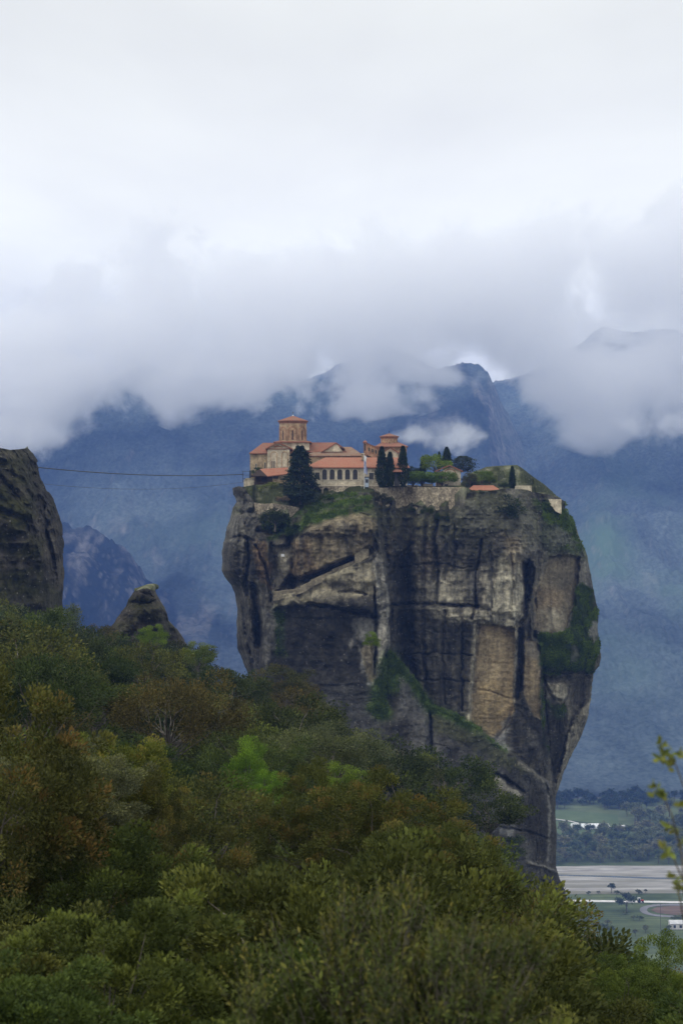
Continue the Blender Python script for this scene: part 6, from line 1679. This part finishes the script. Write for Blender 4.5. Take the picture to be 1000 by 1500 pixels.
# ---- trees of the monastery
def conifer(seed, n, r_of_z, leaf, droop=0.35, tiers=0, mat=None, fluff=0.34):
    """spire or tiered crown: unit height 1; r_of_z(z) radius"""
    rng = np.random.default_rng(seed)
    z = rng.random(n) ** 0.9; th = rng.random(n) * 2 * PI
    R = r_of_z(z, th) * (0.55 + 0.45 * rng.random(n) ** .5) * (1 + fluff * rng.normal(size=n) * .5)
    if tiers:
        ph = (z * tiers + 0.15 * np.sin(th * 3 + seed)) % 1.0; R *= 0.62 + 0.5 * (1 - ph) ** 1.0; z = z - droop * R * 0.25
    pos = np.stack([R * np.cos(th), R * np.sin(th), z], 1)
    out = np.stack([np.cos(th), np.sin(th), 0 * th], 1)
    d = norm(out * .8 + np.array([0, 0, -.35 if tiers else .9]) + rng.normal(size=(n, 3)) * .35)
    nr = norm(rng.normal(size=(n, 3)) * .6 + np.array([0, 0, .8]) + out * .5)
    V, F, k = leaves_from(pos, d, nr, leaf * (.6 + .8 * rng.random(n)), .55)
    cr = crown_mesh('crown', V, F, np.clip(.5 * vnoise(pos[:, 0] * 14, pos[:, 1] * 14, pos[:, 2] * 14, seed) + .25 + .5 * rng.random(n), 0, 1), rng.random(n) * .4, k, mat or LEAF_LIME)
    T = Tubes(6); T.add([(0, 0, -.08), (0.004, 0, .3), (0, 0, .9)], [.022, .017, .004])
    for i in range(14):
        zz = .12 + .8 * i / 14; a = i * 2.4; rr = float(r_of_z(np.array([zz]), np.array([a]))[0]) * .8
        T.add([(0, 0, zz), (rr * .5 * math.cos(a), rr * .5 * math.sin(a), zz + .01), (rr * math.cos(a), rr * math.sin(a), zz - (.02 if tiers else -.05))], [.008, .006, .002])
    return cr, T.mesh('trunk', BARK)


def yard_trees():
    cy = lambda f: (lambda z, th: f * (0.25 + 0.75 * np.clip(z / .25, 0, 1) ** .6) * np.clip((1 - z) / .62, 0, 1) ** .62 * (1 + .10 * np.sin(th * 3 + z * 9)))
    CYP = Kind('cypress_tree', 'tree', conifer(61, 5200, cy(.125), .040), TREE_PARTS)
    CYP2 = Kind('cypress_tree', 'tree', conifer(62, 5200, cy(.105), .040), TREE_PARTS)
    dark = (0.028, 0.042, 0.022)
    def put(k, px, base, top, d, colr, lab, group=None, w=1.0, tip=.15, cat=None, name=None, unit=1.0):
        h = (base - top) / FPX * d
        return k.place(P(px, base, d), (h / unit * w, h / unit * w, h / unit), rng.uniform(0, 6), colr, tip, lab, group, cat=cat, name=name)
    rng = random.Random(3)
    g = 'cypresses of the monastery yard'
    put(CYP, 559, 714, 655.5, 433.6, dark, 'left of the two close-set cypresses before the chapel', g, 1.0)
    put(CYP2, 571, 713, 663, 433.5, (0.026, 0.038, 0.019), 'shorter slim cypress close beside the leftmost cypress', g, 1.15)
    put(CYP, 590, 713.5, 654.5, 434.5, dark, 'tall cypress standing alone right of the chapel', g, 1.0)
    put(CYP2, 619, 694, 668.5, 456, dark, 'small cypress in front of the lime green tree', g, 1.25)
    put(CYP, 654, 690, 655.5, 462, dark, 'stout blunt cypress top behind the gatehouse', g, 1.5)
    put(CYP2, 643, 690, 662, 463, dark, 'tiny cypress tip between lime tree and stout cypress', g, 1.0)
    put(CYP2, 750, 719, 683.5, 443.0, dark, 'lone cypress right of the small orange roof', g, 1.15)
    fir = lambda z, th: .36 * np.clip(1.02 - z, 0, 1) ** .62 * (0.55 + .45 * np.clip(z / .16, 0, 1)) * (1 + .24 * np.sin(th * 2 + z * 13) + .14 * np.sin(th * 5 + z * 31))
    FIR = Kind('fir_tree', 'tree', conifer(65, 11000, fir, .040, tiers=7, fluff=.3), TREE_PARTS)
    put(FIR, 439.5, 733, 653, 430.5, (0.020, 0.030, 0.019), 'broad dark fir in front of the church, tallest on the rock', None, 0.98, tip=.05)
    pine = lambda z, th: .62 * np.sqrt(np.clip(1 - ((z - .45) / .56) ** 2, 0, 1)) * (1 + .25 * np.sin(th * 3 + z * 8))
    PINE = Kind('pine_tree', 'tree', conifer(67, 3600, pine, .075, tiers=4, fluff=.35), TREE_PARTS)
    put(PINE, 678, 690, 667.5, 463, (0.026, 0.036, 0.024), 'wide dark pine behind the gatehouse roof', None, 1.25, tip=.05)
    RND = [Kind('garden_tree', 'tree', broadleaf(71 + i, 34, 3800, .085, H=h_, spread=.27, rough=.4, crown_base=.06), TREE_PARTS) for i, h_ in enumerate((.9, .75, 1.0))]
    def rnd(i, px, base, top, d, colr, lab, w=1.0, tip=.3, mat=LEAF_LIME, group='green trees of the monastery yard', cat=None, name=None):
        k = RND[i]; h = (base - top) / FPX * d; co = np.empty(len(k.meshes[0].vertices) * 3, np.float32); k.meshes[0].vertices.foreach_get('co', co); zt = float(co.reshape(-1, 3)[:, 2].max())
        s = h / zt; k.place(P(px, base, d), (s * w, s * w, s), rng.uniform(0, 6), colr, tip, lab, group, mat=mat, cat=cat, name=name)
    lime = (0.125, 0.18, 0.026); mid = (0.085, 0.135, 0.026)
    rnd(0, 637, 700, 664, 455, lime, 'lime green round tree behind the yard, beside the stout cypress', 1.1)
    rnd(1, 606, 702, 682, 458, (0.035, 0.05, 0.022), 'low dark tree behind the right tall cypress', 1.5, .1)
    for i, (px, top, w, lab) in enumerate(((604, 690, 1.3, 'leftmost mid green small tree behind the parapet, beside the tall cypress'), (618, 689, 1.3, 'mid green small tree behind the parapet below the small cypress'), (633, 690.5, 1.2, 'mid green small tree behind the parapet with a pale stone beneath'), (647, 690, 1.2, 'mid green small tree just left of the gatehouse arch'))):
        rnd(i % 3, px, 715, top, 440.5 + i * .6, mid, lab, w * 1.35, .25)
    rnd(2, 688, 714, 690, 446, (0.075, 0.078, 0.04), 'grey olive half-bare tree right of the gatehouse', 1.0, .4, LEAF_YELLOW)
    rnd(0, 705, 713, 688.5, 446.5, (0.085, 0.125, 0.024), 'yellow green tree above the small orange roof', 1.25)
    rnd(1, 717, 712, 698, 448, (0.075, 0.11, 0.026), 'small green bush at the right end above the orange roof', 1.3)
    rnd(1, 738, 717, 706, 446, (0.03, 0.048, 0.02), 'dark low bush between orange roof and lone cypress', 1.4, .05)
    B = 'bushes on the rock'
    rnd(1, 402, 727, 705, 433.0, (0.085, 0.105, 0.024), 'yellow green spreading bush in front of the porch', 1.75, .5, LEAF_YELLOW, B, 'bush', 'bush')
    rnd(0, 377, 701, 683.5, 445.0, (0.045, 0.07, 0.03), 'small green tree against the church wall left of the porch', .8, .1, group='green trees of the monastery yard')
    rnd(1, 745, 772, 722, rim_d(745) - 1.0, (0.022, 0.034, 0.013), 'large dark round bush hanging on the cliff under the lone cypress', .85, .1, LEAF_LIME, B, 'bush', 'bush')
    rnd(2, 690, 742, 717, rim_d(690) + .3, (0.055, 0.052, 0.035), 'grey brown twiggy bush at the cliff edge below the gatehouse', .9, .4, LEAF_RUST, B, 'bush', 'bush')
    rnd(0, 548, 737, 719, rim_d(548) + .2, (0.06, 0.062, 0.04), 'grey bush at the left end of the retaining wall', .9, .3, LEAF_RUST, B, 'bush', 'bush')
    rnd(1, 560, 741, 722, rim_d(562) - .6, (0.03, 0.034, 0.016), 'dark bush below the left end of the retaining wall', 1.1, .2, LEAF_RUST, B, 'bush', 'bush')
    rnd(1, 450, 735, 722, rim_d(450) + 1.0, (0.02, 0.028, 0.016), 'dark bush under the right side of the broad fir', 1.3, .05, LEAF_LIME, B, 'bush', 'bush')
    rnd(2, 430, 739, 726, rim_d(430) + 1.6, (0.075, 0.07, 0.04), 'dry olive bush under the left side of the fir', 1.3, .5, LEAF_YELLOW, B, 'bush', 'bush')
    rnd(1, 414, 737, 726, rim_d(412) + 1.5, (0.15, 0.12, 0.085), 'dry straw coloured shrub above the terrace wall', 1.6, .5, LEAF_YELLOW, B, 'bush', 'bush')
    rnd(1, 403, 775, 742, 425.0, (0.026, 0.034, 0.016), 'dark green shrub covering the boulder below the terrace wall', 1.2, .1, LEAF_LIME, B, 'bush', 'bush')
    rnd(0, 745, 1268, 1222, 424, (0.035, 0.05, 0.018), 'dark green tree growing at the foot of the rock', 1.0, .3, LEAF_LIME, 'trees at the rock foot')
    rnd(1, 703, 727, 717, rim_d(703) + .5, (0.05, 0.06, 0.03), 'small bush at the cliff edge under the orange roof', 1.3, .2, LEAF_LIME, B, 'bush', 'bush')
    for px, b_, t_, lab in ((625, 757, 741, 'green tuft hanging under the middle of the retaining wall'), (648, 768, 748, 'green tuft on the cliff below the right part of the retaining wall'), (603, 752, 742, 'green tuft under the left part of the retaining wall'), (800, 757, 739, 'green bush on the right shoulder below the triangular wall'), (823, 772, 757, 'green tuft on the right shoulder edge')):
        rnd(1, px, b_, t_, rim_d(px) - .8, (0.034, 0.05, 0.016), lab, 1.1, .2, LEAF_LIME, B, 'bush', 'bush')
yard_trees()
valley()

# ------------------------------------------------------------------ plants that stand out in the photograph
def specials():
    rng = random.Random(17)
    def put(k, px, top, d, h, colr, tip, lab, mat, w=1.0, name=None, cat=None, group=None):
        s = h / k.zmax; t_ = P(px, top, d)
        k.place((t_.x, d, t_.z - h), (s * w, s * w, s), rng.uniform(0, 6.28), colr, tip, lab, group, mat=mat, name=name, cat=cat)
    LIME = Kind('lime_tree', 'tree', broadleaf(91, 46, 12000, .036, H=1.25, W=.78, spread=.22, rough=.55, upright=.7), TREE_PARTS)
    co = np.empty(len(LIME.meshes[0].vertices) * 3, np.float32); LIME.meshes[0].vertices.foreach_get('co', co); LIME.zmax = float(np.percentile(co.reshape(-1, 3)[:, 2], 99.7))
    put(LIME, 362, 1082, 96, 6.6, (0.10, 0.175, 0.022), .3, 'bright lime green young tree in the middle of the wooded slope', LEAF_LIME, .85)
    put(LIME, 395, 1128, 93, 4.6, (0.10, 0.185, 0.022), .3, 'smaller bright green young tree right beside the bright lime tree', LEAF_LIME, .8)
    put(LIME, 545, 905 + 20, 262, 5.0, (0.1, 0.15, .025), .4, 'small yellow green tree at the foot of the rock middle', LEAF_LIME, 1.0)
    put(LIME, 225, 915, 205, 5.5, (0.105, 0.16, .025), .4, 'yellow green tree just under the small rock spire', LEAF_LIME, 1.1)
    put(LIME, 290, 940, 215, 6.0, (0.09, 0.12, .025), .5, 'yellow green tree between the spire and the big rock', LEAF_LIME, 1.2)
    put(LIME, 500, 1118, 80, 4.0, (0.10, 0.15, .024), .5, 'small yellow green tree beside the rusty-leaved oaks', LEAF_LIME, 1.1)
    put(LIME, 718, 1262, 62, 3.4, (0.095, 0.165, .022), .4, 'fresh green sapling low below the tan rock scar', LEAF_LIME, 1.0)
    put(LIME, 700, 1295, 55, 2.6, (0.095, 0.165, .022), .4, 'second fresh green sapling, lower left of its twin', LEAF_LIME, 1.0)
    N = NEAR
    put(N[0], -22, 985, 25, 4.6, (0.062, 0.066, .022), .9, 'tall rusty-tipped shrub at the left frame edge', LEAF_RUST, .8)
    put(N[1], 95, 1088, 39, 3.6, (0.085, 0.092, .05), .25, 'grey green domed shrub below the left cliff, tallest of the near ones', LEAF_LIME, 1.1)
    put(N[2], 152, 1075, 43, 3.6, (0.10, 0.115, .026), .8, 'yellow-tipped shrub behind the grey green dome', LEAF_YELLOW, .9)
    put(N[0], 212, 1132, 41, 2.6, (0.055, 0.058, .02), .8, 'ochre-leaved shrub right of the yellow-tipped shrub', LEAF_YELLOW, .8)
    put(N[2], 275, 1215, 30, 2.9, (0.06, 0.062, .022), .8, 'rusty red-brown shrub in the middle of the near slope', LEAF_RUST, .85)
    put(N[0], 452, 1118, 44, 4.0, (0.06, 0.07, .022), .6, 'tall shrub with rusty new leaves right of the lime tree', LEAF_RUST, .75)
    put(N[1], 560, 1128, 42, 4.2, (0.06, 0.068, .02), .75, 'broad oak shrub with orange new leaves before the big rock', LEAF_RUST, 1.0)
    put(N[2], 625, 1205, 34, 3.0, (0.058, 0.07, .022), .5, 'shrub with orange tips below right of the broad orange one', LEAF_RUST, .9)
    put(N[0], 975, 1372, 30, 2.2, (0.075, 0.108, .024), .5, 'light green shrub at the right frame edge', LEAF_LIME, .8)
    put(N[1], 905, 1400, 26, 2.0, (0.06, 0.085, .022), .4, 'mid green shrub left of the light green right-edge shrub', LEAF_LIME, .9)
    put(FAR[0], 655, 1100, 205, 9.5, (.030, .044, .014), .2, 'large dark round oak against the foot of the big rock', LEAF_LIME, 1.15, group='oaks on the wooded slope')
    put(FAR[1], 597, 1106, 195, 8.0, (.045, .052, .018), .5, 'olive oak just left of the large dark round oak', LEAF_LIME, 1.1, group='oaks on the wooded slope')
    put(FAR[2], 712, 1150, 185, 8.0, (.034, .046, .015), .3, 'dark oak just right of the large dark round oak', LEAF_LIME, 1.1, group='oaks on the wooded slope')
    put(FAR[3], 420, 975, 250, 9.0, (.045, .050, .017), .5, 'brown olive oak touching the lower left of the big rock', LEAF_RUST, 1.2, group='oaks on the wooded slope')
    # laurel-like shrub close to the viewer, and the sapling at the right edge
    put(CLOSE[0], 560, 1292, 8.6, 1.5, (.052, .068, .020), .6, 'blurred broad-leaved shrub with upright shoots, bottom centre', LEAF_YELLOW, .8)
    put(CLOSE[0], 655, 1345, 8.0, 1.2, (.048, .064, .020), .5, 'blurred broad-leaved shrub right of the bottom centre one', LEAF_YELLOW, .9)
    SPRIG = Kind('shrub', 'shrub', shrub(97, 5, 5, 13, .085, .42, (.5, .95), W=.4, H=.9, up=1.4, tipamt=.8), SHRUB_PARTS); SPRIG.zmax = 2.4
    put(SPRIG, 384, 1335, 8.2, 1.0, (.075, .085, .024), .8, 'narrow yellow-leaved shoots left of the bottom centre shrub', LEAF_YELLOW, 1.0)
    put(SPRIG, 545, 1270, 8.4, 1.3, (.068, .085, .024), .7, 'upright yellow-tipped shoots in the middle of the bottom edge', LEAF_YELLOW, 1.1)
    put(CLOSE2[1], 480, 1400, 9.5, 1.3, (.05, .066, .02), .4, 'low leafy shrub in the bottom row left of the centre', LEAF_LIME, 1.0)
    sapling()


def sapling():
    rng = np.random.default_rng(4)
    d = 6.0; o = P(1010, 1500, d); base = Vector((o.x, d, o.z - .35))
    r = thing('sapling', base, 'thin blurred sapling with leaf tufts at the right frame edge', 'tree')
    T = Tubes(6); V = []; F = []; sh = []; n0 = 0
    stems = [[(1012, 1560, 0), (1010, 1440, .02), (1004, 1330, .05), (998, 1250, .05), (984, 1195, .0), (968, 1160, -.05), (956, 1152, -.08)],
             [(1004, 1340, .05), (1010, 1240, .12), (1004, 1160, .1), (990, 1122, .08), (972, 1100, .02), (966, 1090, 0)],
             [(1010, 1240, .12), (1022, 1180, .1), (1020, 1130, .1), (1000, 1105, .1)],
             [(1010, 1430, .02), (1002, 1350, -.06), (994, 1310, -.1), (990, 1285, -.1)],
             [(998, 1250, .05), (992, 1225, .1), (982, 1215, .12)], [(1000, 1290, .05), (985, 1255, -.02), (976, 1245, -.04)]]
    tufts = [(966, 1092, 0), (968, 1110, .02), (958, 1156, -.08), (963, 1165, -.06), (988, 1108, .06), (1000, 1104, .1), (978, 1210, .1), (984, 1216, .1), (976, 1248, -.04), (990, 1288, -.1), (996, 1305, -.08), (1004, 1180, .1), (1010, 1330, .02), (996, 1236, .05), (975, 1120, .05)]
    for s in stems:
        pts = [P(x, y, d + z) - base for x, y, z in s]; m = len(pts)
        T.add([tuple(p) for p in pts], np.linspace(.006 if s[0][1] > 1400 else .004, .0015, m))
    pos = []; dr = []; nr = []; sz = []
    for x, y, z in tufts:
        c = np.array(P(x, y, d + z) - base)
        for k in range(9):
            v = norm(rng.normal(size=3) + np.array([0, 0, .5])); pos.append(c + rng.normal(size=3) * .006); dr.append(v); nr.append(norm(rng.normal(size=3) + np.array([0, 0, .7]))); sz.append(0.036 * (.6 + .7 * rng.random()))
    pos, dr, nr, sz = map(np.array, (pos, dr, nr, sz))
    V, F, k = leaves_from(pos, dr, nr, sz, .55, .3, True)
    cm = crown_mesh('foliage', V, F, np.clip(.35 + .65 * rng.random(len(pos)), 0, 1), rng.random(len(pos)), k, LEAF_YELLOW)
    o1 = link('foliage', cm, None, r); o1.color = (.085, .115, .035, .4)
    link('branches', T.mesh('branches', BARK), None, r)
specials()
